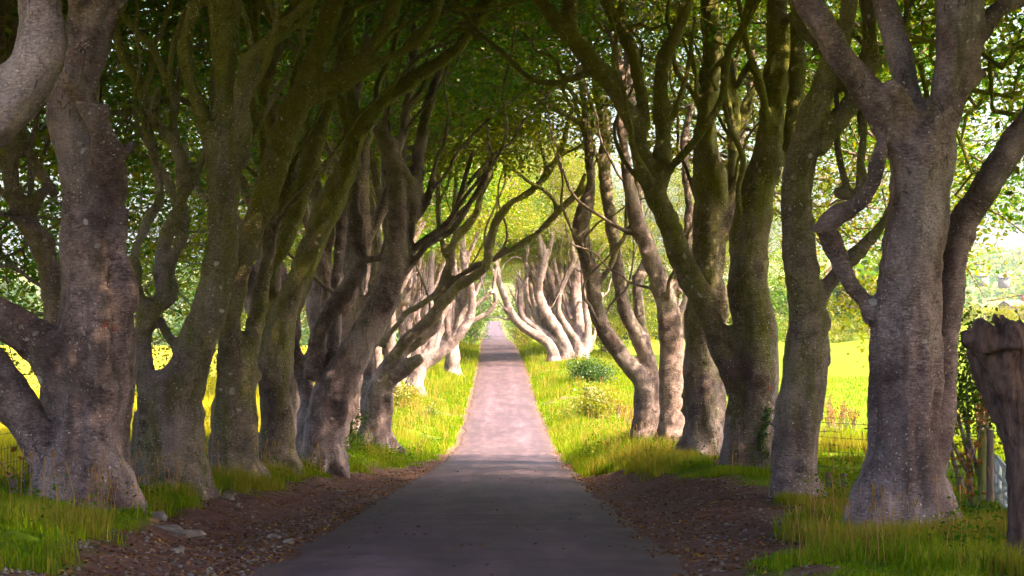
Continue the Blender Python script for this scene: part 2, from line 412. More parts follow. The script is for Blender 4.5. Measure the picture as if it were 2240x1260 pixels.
def tube(path, rad, sides=14, flute=0.0, seed=0, caps=True, basegain=0.0, crease=False, harm=((2, .5), (3, .8), (5, .55), (7, .3))):
    """closed tube round a path with a fluted, uneven section -> verts, quads, tris"""
    path = np.asarray(path, float); rad = np.maximum(np.asarray(rad, float), 0.004); n = len(path)
    tan = np.gradient(path, axis=0); tan /= np.linalg.norm(tan, axis=1)[:, None] + 1e-9
    up = np.array([0.31, 0.95, 0.05]); nrm = []
    u = up - tan[0] * np.dot(up, tan[0]); u /= np.linalg.norm(u) + 1e-9
    for i in range(n):
        u = u - tan[i] * np.dot(u, tan[i]); u /= np.linalg.norm(u) + 1e-9; nrm.append(u)
    nrm = np.array(nrm); bi = np.cross(tan, nrm)
    th = np.linspace(0, 2 * np.pi, sides, endpoint=False)
    r = np.repeat(rad[:, None], sides, 1)
    if flute > 0:
        g = np.random.default_rng(seed); s = np.linspace(0, n * 0.12, n)[:, None]
        f = np.zeros((n, sides))
        for k, a in harm:
            ph = g.uniform(0, 6.28); tw = g.uniform(-.5, .5); ph2 = g.uniform(0, 6.28)
            wv = np.sin(k * th[None] + ph + tw * s) if not crease or k < 3 else 0.45 - 2.0 * (1 - np.abs(np.sin((k * th[None] + ph + tw * s) / 2))) ** 2.2
            f += a * wv * (0.65 + 0.35 * np.sin(s * g.uniform(.5, 1.4) + ph2))
        if basegain: f = f * (1 + basegain * np.exp(-np.linalg.norm(path - path[0], axis=1) / 1.5))[:, None]
        r = r * (1 + flute * f)
    V = path[:, None] + nrm[:, None] * (np.cos(th)[None, :, None] * r[..., None]) + bi[:, None] * (np.sin(th)[None, :, None] * r[..., None])
    V = V.reshape(-1, 3)
    i = np.arange(n - 1)[:, None] * sides + np.arange(sides)[None]
    j = np.arange(n - 1)[:, None] * sides + (np.arange(sides)[None] + 1) % sides
    Q = np.stack([i, j, j + sides, i + sides], -1).reshape(-1, 4); T = np.zeros((0, 3), int)
    if caps:
        V = np.vstack([V, path[0], path[-1]]); a = n * sides; k = np.arange(sides); k2 = (k + 1) % sides
        T = np.vstack([np.stack([k2, k, np.full(sides, a)], -1), np.stack([k + (n - 1) * sides, k2 + (n - 1) * sides, np.full(sides, a + 1)], -1)])
    return V, Q, T
class MB:
    def __init__(s): s.v = []; s.q = []; s.t = []; s.n = 0
    def add(s, V, Q=None, T=None):
        s.v.append(V)
        if Q is not None and len(Q): s.q.append(np.asarray(Q) + s.n)
        if T is not None and len(T): s.t.append(np.asarray(T) + s.n)
        s.n += len(V)
    def tube(s, path, rad, **k): s.add(*tube(path, rad, **k))
    def box(s, lo, hi, M=None):
        x0, y0, z0 = lo; x1, y1, z1 = hi
        V = np.array([(x0, y0, z0), (x1, y0, z0), (x1, y1, z0), (x0, y1, z0), (x0, y0, z1), (x1, y0, z1), (x1, y1, z1), (x0, y1, z1)], float)
        if M is not None: V = V @ np.asarray(M)[:3, :3].T + np.asarray(M)[:3, 3]
        s.add(V, [(3, 2, 1, 0), (4, 5, 6, 7), (0, 1, 5, 4), (1, 2, 6, 5), (2, 3, 7, 6), (3, 0, 4, 7)])
    def mesh(s, name, smooth=True, off=None):
        V = np.vstack(s.v)
        if off is not None: V = V - np.asarray(off)
        return mesh_from(name, V, quads=np.vstack(s.q) if s.q else None, tris=np.vstack(s.t) if s.t else None, smooth=smooth)

_tex = []
def clouds(name, size, depth=2):
    t = bpy.data.textures.new(name, 'CLOUDS'); t.noise_scale = size; t.noise_depth = depth; return t
TEX_BIG = clouds('bark_lumps', 0.55, 2); TEX_SMALL = clouds('bark_knots', 0.13, 3)
def fuse(me, voxel, big=0.05, small=0.018, smooth=5):
    """one continuous skin over the overlapping stems"""
    o = bpy.data.objects.new('tmp', me); COL.objects.link(o)
    r = o.modifiers.new('r', 'REMESH'); r.mode = 'VOXEL'; r.voxel_size = voxel; r.use_smooth_shade = True
    s = o.modifiers.new('s', 'SMOOTH'); s.factor = 0.5; s.iterations = smooth
    for tx, st in ((TEX_BIG, big), (TEX_SMALL, small)):
        if st:
            d = o.modifiers.new('d', 'DISPLACE'); d.texture = tx; d.strength = st; d.mid_level = 0.5; d.texture_coords = 'LOCAL'
    dg = bpy.context.evaluated_depsgraph_get(); ev = o.evaluated_get(dg)
    out = bpy.data.meshes.new_from_object(ev); bpy.data.objects.remove(o); bpy.data.meshes.remove(me)
    out.materials.clear()
    return out

LEAF_V = np.array([(0, 0, 0), (0.30, 0.5, 0.05), (0, 1, -0.06), (-0.30, 0.5, 0.05)])
LEAF_Q = np.array([(0, 1, 2, 3)])
def leaf_cloud(cent, per, spread, size, g, pal, flat=0.45, upbias=0.75, jit=0.35):
    """leaf-sized faces gathered in layered sprays; pal: list of (weight, colour)"""
    n = len(cent) * per
    C = np.repeat(cent, per, 0)
    off = g.normal(0, 1, (n, 3)) * np.array([1, 1, flat]) * (spread if np.isscalar(spread) else np.repeat(spread, per)[:, None])
    # beech sprays hang: the outer end is lower
    off[:, 2] -= 0.18 * np.hypot(off[:, 0], off[:, 1])
    C = C + off
    nrm = g.normal(0, 1, (n, 3)); nrm[:, 2] = np.abs(nrm[:, 2]) + upbias; nrm /= np.linalg.norm(nrm, axis=1)[:, None]
    d = g.normal(0, 1, (n, 3)); d -= nrm * (d * nrm).sum(1)[:, None]; d /= np.linalg.norm(d, axis=1)[:, None]
    s = np.cross(d, nrm); sz = size * g.uniform(0.65, 1.3, n)
    V = (C[:, None] + (s[:, None] * LEAF_V[None, :, :1] + d[:, None] * LEAF_V[None, :, 1:2] + nrm[:, None] * LEAF_V[None, :, 2:3]) * sz[:, None, None]).reshape(-1, 3)
    Q = np.arange(n * 4).reshape(-1, 4)
    w_ = np.array([p[0] for p in pal], float); w_ /= w_.sum()
    spray = g.choice(len(pal), len(cent), p=w_); one = g.choice(len(pal), n, p=w_)
    pick = np.where(g.random(n) < jit, one, np.repeat(spray, per))
    cols = np.array([p[1] for p in pal])[pick] * g.uniform(0.7, 1.25, (n, 1))
    return V, Q, np.repeat(cols, 4, 0)
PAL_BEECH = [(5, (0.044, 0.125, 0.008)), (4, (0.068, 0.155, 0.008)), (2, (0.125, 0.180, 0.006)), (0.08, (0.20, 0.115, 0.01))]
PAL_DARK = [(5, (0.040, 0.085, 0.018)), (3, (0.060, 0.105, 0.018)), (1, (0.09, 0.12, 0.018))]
PAL_WARM = [(4, (0.122, 0.150, 0.003)), (4, (0.172, 0.168, 0.003)), (1.5, (0.07, 0.125, 0.005)), (.1, (0.24, 0.155, 0.01))]  # yellower leaves: part of the sunlit crowns' glow is put into the colour

def connect(nodes, targets, g, wig=0.12, rmin=0.008, k=0.0085, rmax=0.075):
    """twigs: each spray joins the nearest wood already there; thickness follows what hangs beyond"""
    nodes = np.asarray(nodes, float); n0 = len(nodes)
    # order by distance to the limbs
    best = np.full(len(targets), 1e9)
    for i in range(0, n0, 4): best = np.minimum(best, ((targets - nodes[i]) ** 2).sum(1))
    order = np.argsort(best); allp = np.zeros((n0 + 2 * len(targets), 3)); allp[:n0] = nodes; m = n0
    par = {}; midp = {}
    A = []; B = []; Mi = []; pid = []; cid = []
    for j in order:
        t = targets[j]; dv = allp[:m] - t
        c = (dv ** 2).sum(1) + 1.6 * np.clip(dv[:, 2], 0, None) ** 2
        i = int(np.argmin(c)); a = allp[i]
        mid = (a + t) / 2 + g.normal(0, wig, 3) * np.linalg.norm(t - a) + np.array([0, 0, -0.06 * np.linalg.norm(t - a)])
        allp[m] = mid; allp[m + 1] = t
        A.append(a); Mi.append(mid); B.append(t); pid.append(i); cid.append((m, m + 1)); m += 2
    cnt = np.zeros(m); 
    for e in range(len(A) - 1, -1, -1):
        cnt[cid[e][1]] += 1; cnt[cid[e][0]] += cnt[cid[e][1]]; cnt[pid[e]] += cnt[cid[e][0]]
    A = np.array(A); B = np.array(B); Mi = np.array(Mi)
    c1 = np.array([cnt[c[0]] for c in cid])
    r = np.clip(k * c1 ** 0.55 + rmin, rmin, rmax)
    return A, Mi, B, r
def twig_mesh(A, Mi, B, r, sides=4):
    n = len(A); rings = []
    th = np.linspace(0, 2 * np.pi, sides, endpoint=False)
    for Pt, nx, f in ((A, Mi - A, 1.0), (Mi, B - A, 0.85), (B, B - Mi, 0.55)):
        tg = nx / (np.linalg.norm(nx, axis=1)[:, None] + 1e-9)
        u = np.cross(tg, np.array([0.3, 0.2, 0.93])); u /= np.linalg.norm(u, axis=1)[:, None] + 1e-9; v = np.cross(tg, u)
        rings.append(Pt[:, None] + (u[:, None] * np.cos(th)[None, :, None] + v[:, None] * np.sin(th)[None, :, None]) * (r * f)[:, None, None])
    V = np.stack(rings, 1).reshape(-1, 3)
    b = np.arange(n)[:, None, None] * 3 * sides + np.arange(2)[None, :, None] * sides
    i = b + np.arange(sides)[None, None]; j = b + (np.arange(sides)[None, None] + 1) % sides
    return V, np.stack([i, j, j + sides, i + sides], -1).reshape(-1, 4)

def extend_limb(pts, rad, g, length, side, up=0.85):
    """carry a limb on above what the photograph shows"""
    p = pts[-1].copy(); dirv = pts[-1] - pts[-3 if len(pts) > 2 else 0]; dirv /= np.linalg.norm(dirv) + 1e-9
    r = rad[-1]; out = [p]; ro = [r]; step = 0.7; n = int(length / step)
    for i in range(n):
        dirv = dirv + g.normal(0, 0.22, 3) + np.array([-side * 0.02, 0, 0.10 * up]); dirv /= np.linalg.norm(dirv)
        p = p + dirv * step; r = max(0.03, r * 0.93); out.append(p.copy()); ro.append(r)
    return np.array(out[1:]), np.array(ro[1:])

TREES = []
def burrs(mb, pts, rad, g, n):
    """knots, burrs and snapped-off stubs standing out of the stem"""
    if rad.max() < 0.10: return
    for _ in range(int(g.poisson(n * min(2.0, len(pts) / 40)))):
        i = int(g.integers(2, max(3, len(pts) - 3))); r = rad[i]
        if r < 0.08: continue
        t = pts[min(i + 1, len(pts) - 1)] - pts[i - 1]; t /= np.linalg.norm(t) + 1e-9; v = g.normal(0, 1, 3); v -= t * v.dot(t); v /= np.linalg.norm(v); br = r * g.uniform(.22, .42); L = r * g.uniform(.95, 1.18) + (g.random() < .25) * g.uniform(.06, .16)
        p = np.array([pts[i] + v * r * .3, pts[i] + v * L * .8 + t * .2 * br, pts[i] + v * L]); mb.tube(p, np.array([br * 1.35, br, br * .55]), sides=8, flute=.08, seed=int(g.integers(1e6)))

def finish_tree(name, base, limbs, roots, g, label, cat, group, voxel, moss, env, leaf, pal, flute=0.09, sides=16, burr=0.0):
    """limbs: list of (points, radii); env: dict of the crown's shape; -> Empty > trunk, branches, crown"""
    base = np.asarray(base, float)
    root = empty(name, base, label, cat, group); tone = float(g.uniform(-1, 1))
    mb = MB(); thin = MB(); nthin = 0
    for li, (pts, rad) in enumerate(limbs):
        mb.tube(pts, rad, sides=(40 if li == 0 else sides) if rad.max() > 0.15 else 10, flute=flute * (1.0 if li == 0 else 0.6), seed=int(g.integers(1e9)), basegain=0.9 if li == 0 else 0, crease=li == 0 and burr > 0, harm=((2, .5), (3, .7), (5, .7), (8, .5)) if li == 0 else ((2, .6), (3, .7), (5, .4)))
        burrs(mb, pts, rad, g, burr)
        slim = rad < voxel * 1.9
        if slim.any():
            i = max(0, int(np.argmax(slim)) - 1)
            if len(pts) - i >= 2:
                one = MB(); one.tube(pts[i:], rad[i:] * 0.96, sides=8, flute=0.05, seed=li); lo = obj('limb', one.mesh('limb', off=base), M_BARK, root); lo['moss'] = float(moss); lo['tone'] = tone
    if roots:
        r0 = roots
        for k in range(9):
            a = k / 9 * 6.283 + g.uniform(-.3, .3); L = r0 * g.uniform(1.0, 1.5)
            d = np.array([math.cos(a), math.sin(a), 0]); q0 = base + d * r0 * 0.45 + np.array([0, 0, r0 * g.uniform(1.2, 2.2)])
            q1 = base + d * r0 * 0.86 + np.array([0, 0, r0 * 0.55]); q2 = base + d * L + np.array([0, 0, -0.05]); q3 = base + d * L * 1.35 + np.array([0, 0, -0.35])
            pp = catmull(np.array([q0, q1, q2, q3]), 0.12); rr = np.interp(np.linspace(0, 1, len(pp)), [0, .35, .7, 1], [r0 * .20, r0 * .33, r0 * .27, r0 * .13])
            mb.tube(pp, rr, sides=10, flute=0.06, seed=k)
    me = mb.mesh('trunk', off=base)
    if voxel: me = fuse(me, voxel * (1.25 if voxel < 0.04 else 1.45), big=min(0.14, voxel * 3.4), small=min(0.05, voxel * 1.2), smooth=3)
    tr = obj('trunk', me, M_BARK, root); tr['moss'] = float(moss); tr['tone'] = tone
    if env:
        sp = crown_points(base, env, g)
        nodes = np.vstack([p[::2] for p, r in limbs])
        hz = nodes[:, 2] - base[2]; nd = nodes[hz > env.get('from', 3.0)]
        if len(nd) < 3: nd = nodes[-6:]
        A, Mi, B, r = connect(nd, sp, g, rmax=env.get('rmax', 0.075))
        V, Q = twig_mesh(A, Mi, B, r)
        o = obj('branches', mesh_from('branches', V - base, quads=Q, smooth=True), M_BARK, root); o['moss'] = float(moss) + 0.1; o['kind'] = 'stuff'
        V, Q, C = leaf_cloud(sp, leaf[0], leaf[2], leaf[1], g, pal)
        me = mesh_from('crown', V - base, quads=Q); point_color(me, C)
        obj('crown', me, M_LEAF, root)
    TREES.append(root)
    return root

def crown_points(base, e, g):
    """spray centres inside the crown: over the lane a high vault, on the field side drooping lower"""
    side = e['side']; n = int(e['n'] * NS); out = []
    tries = 0
    while len(out) < n and tries < 60:
        tries += 1; m = n * 2
        o = g.uniform(-e['in'], e['out'], m)                 # metres outwards from the trunk, away from the lane
        y = g.uniform(-e['len'], e['len'], m)
        hmin = np.interp(o, [-e['in'], -2, 2.5, e['out']], [e['hroad'], e['hroad'] - .3, e['htrunk'], e['hout']])
        q = np.clip(1 - (np.abs(o - (e['out'] - e['in']) / 2) / ((e['out'] + e['in']) / 2)) ** 2.2, 0, 1)
        ht = hmin + 1.0 + (e['top'] - hmin) * q ** 0.6
        h = hmin + (ht - hmin) * g.random(m) ** e.get('pw', 1.0)
        X = base[0] + side * o; Y = base[1] + y
        keep = vnoise(X * 0.55 + h * 0.4, Y * 0.55 + h * .7, 77) > e.get('gap', 0.36)
        pp = np.stack([X, Y, base[2] + h], -1)[keep]
        if len(pp):
            qx, qy = px_of(pp); pp = pp[~((qx > 2095) & (qx < 2260) & (qy > 470) & (qy < 800) & (pp[:, 1] > 15))]     # the open view to the valley
        if 'reject' in e: pp = pp[~e['reject'](pp)]
        out.extend(pp.tolist())
    return np.array(out[:n])
def px_of(p):
    return CX + p[:, 0] / p[:, 1] * F, CY - (p[:, 2] - EYE) / p[:, 1] * F

def traced(name, d, side, limbs, label, group, moss=0.0, voxel=0.05, root=True, ext=5.0, env=None, leaf=(26, .13, .42), pal=PAL_BEECH, seed=0, spread=1.0, flute=0.11, extra=8, burr=3.5):
    """a beech whose stems follow the photograph; limbs: lists of (x, y, width) photo pixels at distance d (+ their own depth drift)"""
    g = np.random.default_rng(1000 + seed); L = []; rec = []
    base = None
    for li, lb in enumerate(limbs):
        opts = {}
        if isinstance(lb, tuple): lb, opts = lb
        a = np.array([(q[0], q[1], q[2]) for q in lb], float)
        # depth: start on the wood it grows from, then drift towards or away from the camera
        if rec:
            allp = np.vstack(rec); k = np.argmin(((allp[:, :2] - a[0, :2]) ** 2).sum(1)); dd0 = allp[k, 2]
        else: dd0 = 0.0
        seg = np.concatenate([[0], np.cumsum(np.hypot(*np.diff(a[:, :2], axis=0).T))]) * d / F
        slope = opts.get('dd', g.uniform(-0.32, 0.32) * spread if li else g.uniform(-.05, .05))
        dd = dd0 + slope * seg + (g.normal(0, 0.10, len(a)) * np.minimum(1, seg) if li else 0)
        pts = np.array([P(q[0], q[1], d + z) for q, z in zip(a, dd)]); rad = a[:, 2] / 2 * (d + dd) / F * 0.89
        rec.append(np.column_stack([a[:, 0], a[:, 1], dd]))
        if li == 0:
            base = pts[0].copy(); gzb = float(gz(base[0], base[1])); base[2] = gzb
            lo = pts[0].copy(); lo[2] = min(lo[2], gzb) - 0.5
            pts = np.vstack([lo, pts]); rad = np.concatenate([[rad[0] * 1.12], rad])
        cur = catmull(np.column_stack([pts, rad]), max(0.10, 0.004 * d)); pts, rad = cur[:, :3], np.maximum(cur[:, 3], 0.01)
        if (a[-1, 1] <= 5 or opts.get('ext')) and ext:
            e = opts.get('ext', ext); p2, r2 = extend_limb(pts, rad, g, e, side)
            cur = catmull(np.column_stack([np.vstack([pts[-2:], p2]), np.concatenate([rad[-2:], r2])]), 0.2)
            pts = np.vstack([pts[:-2], cur[:, :3]]); rad = np.concatenate([rad[:-2], np.maximum(cur[:, 3], 0.02)])
        L.append((pts, rad))
    # the thinner wood between the traced stems
    main = [(p, r) for p, r in L]; wts = np.array([len(p) * float(r.max() > .07) for p, r in main]); wts = wts / wts.sum(); tries = 0; made = 0
    while made < extra and tries < 400:
        tries += 1; p, r = main[int(g.choice(len(main), p=wts))]; i = int(g.integers(1, len(p) - 1))
        if p[i][2] - base[2] < 3.2 or r[i] < .05: continue
        t = p[i + 1] - p[i - 1]; t /= np.linalg.norm(t) + 1e-9; t = t * (1 if t[2] > 0 else -1); dv = t * .7 + g.normal(0, .42, 3) + np.array([-side * .15, 0, .55]); dv /= np.linalg.norm(dv)
        q = p[i].copy(); rr = min(.75 * r[i], g.uniform(.035, .085)); pp = [q.copy()]; ro = [rr]; ph = g.uniform(0, 6.28); n = int(g.integers(8, 17))
        for j in range(n):
            dv = dv + g.normal(0, .20, 3) + np.array([.13 * math.sin(j * .8 + ph), 0, .09]); dv /= np.linalg.norm(dv); q = q + dv * .42; rr *= .93; pp.append(q.copy()); ro.append(max(rr, .012))
        c = catmull(np.column_stack([pp, ro]), .16); L.append((c[:, :3], np.maximum(c[:, 3], .01))); made += 1
    r0 = limbs[0][0][2] / 2 * d / F if not isinstance(limbs[0], tuple) else limbs[0][0][0][2] / 2 * d / F
    e = None
    if env:
        e = dict(ENV); e.update(env); e['side'] = side
    return finish_tree(name, base, L, r0 * 0.95 if root else 0, g, label, 'tree', group, voxel, moss, e, leaf, pal, flute, burr=burr)

NS = 1.05
ENV = dict(n=330, out=9.5, hroad=10.5, htrunk=8.2, hout=3.4, top=18.0, len=6.0, gap=0.30, rmax=0.07)
ENV['in'] = 6.2

# ------------------------------------------------------------------ the beeches of the near avenue, stem by stem
GL, GR = 'old beeches lining the lane on the left', 'old beeches lining the lane on the right'
NEAR = dict(n=360, hroad=8.6, htrunk=7.8, hout=3.4, out=10.5)
BIGLEAF = (26, 0.22, 0.55)
FINE = (44, 0.105, 0.42)

traced('beech_tree', 20, -1, [
    [(-330, 1190, 300), (-325, 1000, 250), (-300, 800, 230), (-250, 620, 200), (-160, 440, 165), (-70, 310, 145), (0, 240, 138), (48, 185, 130), (80, 125, 122), (92, 60, 116), (88, -10, 110)],
    [(-300, 700, 180), (-330, 500, 170), (-380, 300, 150), (-400, 0, 130)],
    ], 'thick bent pinkish limb entering the picture at its upper left corner', GL, moss=-0.3, voxel=0.04, env=NEAR, leaf=BIGLEAF, seed=1, extra=2)

L1 = traced('beech_tree', 24, -1, [
    [(190, 1118, 205), (190, 1050, 200), (198, 950, 185), (205, 850, 180), (206, 760, 186), (205, 690, 180), (201, 600, 160), (199, 500, 150), (201, 430, 152), (190, 350, 145), (163, 280, 125), (160, 220, 118), (180, 150, 100), (203, 70, 92), (230, -10, 98)],
    [(160, 200, 70), (152, 140, 50), (153, 90, 34), (160, 40, 38), (168, -10, 44)],
    ([(215, 470, 110), (234, 420, 100), (238, 350, 86), (222, 280, 54), (183, 218, 50), (152, 168, 46), (137, 150, 36)], dict(dd=-0.45)),
    ([(203, 250, 42), (225, 240, 42), (243, 238, 38)], dict(dd=-0.3)),
    ([(248, 350, 56), (272, 332, 40), (293, 314, 18)], dict(dd=-0.2)),
    ([(262, 700, 55), (280, 655, 50), (283, 610, 36), (270, 560, 30)], dict(dd=-0.2)),
    ([(270, 600, 26), (262, 540, 34), (265, 500, 34), (272, 455, 26)], dict(dd=0.0)),
    ([(140, 1040, 110), (105, 985, 100), (72, 935, 100), (35, 885, 112), (-20, 820, 130), (-90, 750, 130), (-200, 690, 120), (-320, 560, 100), (-380, 300, 80)], dict(dd=0.12, ext=5)),
    ([(170, 900, 120), (130, 800, 130), (80, 745, 115), (20, 705, 100), (-60, 665, 95), (-180, 560, 80), (-260, 300, 70)], dict(dd=-0.1, ext=5)),
    ([(100, 1130, 70), (95, 1090, 60), (110, 1040, 70), (140, 980, 60)], dict(dd=0.0)),
    ([(255, 1120, 60), (240, 1030, 64), (232, 940, 60), (240, 840, 50)], dict(dd=-0.25)),
    ([(170, 1110, 60), (165, 1020, 56), (175, 930, 54)], dict(dd=-0.45)),
    ], 'huge gnarled beech with red scratched letters, beside the wire fence at the lower left', GL, moss=-0.32, voxel=0.034, env=NEAR, leaf=BIGLEAF, seed=2, extra=0, flute=0.165)

traced('beech_tree', 31, -1, [
    [(120, 1060, 110), (128, 900, 95), (130, 760, 85), (125, 650, 70), (112, 590, 56), (85, 545, 44), (60, 500, 40), (35, 455, 38), (25, 400, 38), (22, 320, 38), (15, 240, 34), (5, 100, 30), (0, -10, 28)],
    [(118, 540, 34), (90, 508, 32), (50, 482, 32), (15, 472, 30), (-60, 440, 26)],
    [(125, 430, 30), (95, 385, 28), (62, 330, 27), (45, 285, 30), (40, 230, 28), (30, 120, 24), (30, -10, 22)],
    [(118, 640, 14), (85, 622, 11), (60, 607, 10), (30, 583, 9), (-20, 585, 8)],
    [(60, 500, 22), (90, 420, 20), (60, 440, 16), (10, 425, 14), (-40, 400, 12)],
    [(120, 560, 18), (70, 470, 16), (20, 380, 14), (-20, 330, 12)],
    ], 'dark crooked beech standing behind the huge gnarled one on the left edge', GL, moss=0.15, voxel=0.045, env=dict(n=620, hroad=8.5, htrunk=6.0, hout=2.6, out=8.0), leaf=(34, .12, .42), pal=PAL_BEECH, seed=3, extra=10)

traced('beech_tree', 28.5, -1, [
    [(372, 1082, 160), (372, 1010, 148), (372, 930, 150), (378, 870, 160), (406, 828, 112), (427, 775, 98), (447, 710, 94), (470, 640, 90), (485, 560, 82), (490, 480, 77), (489, 420, 80), (490, 350, 92), (488, 300, 66), (491, 220, 52), (490, 130, 60), (492, -10, 62)],
    ([(338, 880, 84), (318, 820, 60), (310, 770, 52), (313, 725, 54), (325, 690, 54), (358, 655, 46), (375, 640, 38)], dict(dd=0.1)),
    ([(362, 650, 36), (350, 575, 34), (364, 513, 32), (384, 470, 31), (399, 420, 30), (398, 360, 34), (385, 315, 34), (354, 283, 29), (338, 258, 27), (343, 200, 20), (352, 190, 10)], dict(dd=-0.1)),
    ([(378, 640, 30), (371, 588, 25), (395, 530, 25), (404, 455, 23), (376, 425, 22), (362, 380, 20)], dict(dd=0.12)),
    ([(392, 325, 24), (377, 262, 22), (381, 217, 22), (351, 143, 20), (330, 100, 19), (288, 57, 18), (262, 20, 16), (250, -10, 16)], dict(dd=0.1)),
    ([(320, 700, 50), (300, 650, 40), (292, 600, 34), (300, 540, 32), (330, 470, 30), (350, 420, 28), (330, 300, 25), (318, 230, 24), (298, 173, 27), (267, 117, 26), (250, 50, 22), (246, -10, 20)], dict(dd=0.35)),
    ([(468, 330, 50), (452, 280, 42), (428, 215, 36), (412, 167, 33), (404, 90, 32), (420, 43, 34), (450, -10, 34)], dict(dd=-0.05)),
    ([(515, 360, 60), (529, 300, 50), (527, 210, 45), (536, 152, 42), (580, 97, 38), (630, 45, 36), (685, -10, 30)], dict(dd=-0.15)),
    ([(416, 800, 44), (392, 765, 28), (368, 735, 24), (350, 700, 22)], dict(dd=0.3)),
    ([(310, 1075, 46), (306, 980, 44), (312, 900, 50)], dict(dd=0.1)),
    ([(430, 1080, 60), (425, 990, 64), (425, 900, 60)], dict(dd=-0.15)),
    ], 'forked mossy beech with a yellow gap between its stems, second from the left edge', GL, moss=0.36, voxel=0.038, env=dict(NEAR, hroad=8.8, n=520), leaf=(38, .12, .42), seed=4, extra=14, flute=0.165)

traced('beech_tree', 33.5, -1, [
    [(520, 1062, 112), (518, 980, 106), (514, 900, 108), (512, 830, 90), (505, 760, 64), (508, 680, 56), (522, 600, 55), (540, 540, 57), (560, 480, 63), (585, 420, 66), (610, 335, 68), (640, 252, 72), (665, 205, 64), (690, 120, 48), (715, 55, 48), (732, -10, 50)],
    ([(530, 850, 64), (545, 770, 46), (562, 690, 41), (580, 605, 38), (590, 540, 36), (577, 480, 33), (568, 430, 32), (580, 360, 30), (570, 290, 30), (548, 200, 26), (555, 100, 24), (560, -10, 22)], dict(dd=0.2)),
    ([(660, 215, 60), (715, 190, 58), (768, 150, 44), (830, 78, 34), (872, -10, 32)], dict(dd=0.1)),
    ([(720, 195, 44), (760, 175, 36), (805, 148, 31), (880, 112, 26), (925, 80, 25), (950, 40, 23), (966, -10, 22)], dict(dd=-0.1)),
    ([(590, 440, 30), (584, 455, 30), (598, 462, 20)], dict(dd=-0.5)),
    ([(612, 340, 40), (590, 260, 38), (575, 190, 32), (610, 110, 28), (640, 30, 26), (650, -10, 24)], dict(dd=0.4)),
    ([(545, 1058, 50), (548, 970, 48), (540, 890, 46)], dict(dd=-0.15)),
    ([(478, 1058, 40), (472, 960, 40), (480, 880, 42)], dict(dd=0.1)),
    ], 'beech with a torn hollow and a thick mossy limb sweeping to the upper right', GL, moss=0.42, voxel=0.042, env=dict(NEAR, hroad=9.2, n=520), leaf=(38, .12, .42), seed=5, extra=12)

traced('beech_tree', 40, -1, [
    [(606, 1036, 92), (606, 960, 84), (604, 880, 86), (601, 800, 88), (606, 740, 84), (630, 670, 66), (652, 618, 60), (676, 560, 62), (706, 480, 62), (736, 420, 60), (765, 350, 48), (783, 285, 40), (830, 230, 39), (880, 190, 36), (940, 148, 34), (1000, 108, 33), (1030, 65, 31), (1060, 25, 32), (1085, -10, 33)],
    ([(592, 720, 60), (588, 650, 42), (592, 590, 38), (620, 540, 40), (642, 480, 44), (666, 400, 47), (690, 320, 46), (713, 250, 38), (736, 190, 36), (748, 100, 35), (746, -10, 34)], dict(dd=0.25)),
    ([(618, 560, 30), (612, 500, 27), (618, 440, 26), (630, 360, 24), (625, 280, 22), (640, 180, 22), (660, 80, 20), (668, -10, 18)], dict(dd=0.3)),
    ([(775, 330, 30), (762, 290, 26), (748, 240, 24), (742, 205, 22)], dict(dd=-0.1)),
    ([(788, 285, 30), (806, 276, 24), (812, 278, 20)], dict(dd=-0.4)),
    ([(770, 350, 34), (772, 260, 32), (765, 180, 32), (762, 90, 34), (758, -10, 32)], dict(dd=0.1)),
    ([(693, 330, 26), (694, 306, 22), (697, 298, 20)], dict(dd=-0.6)),
    ([(630, 1036, 40), (632, 960, 40), (622, 890, 42)], dict(dd=-0.2)),
    ], 'dark leaning beech whose long mossy limb arches over towards the lane', GL, moss=0.48, voxel=0.045, env=dict(n=380, hroad=9.5), leaf=(40, .115, .42), seed=6, extra=14)

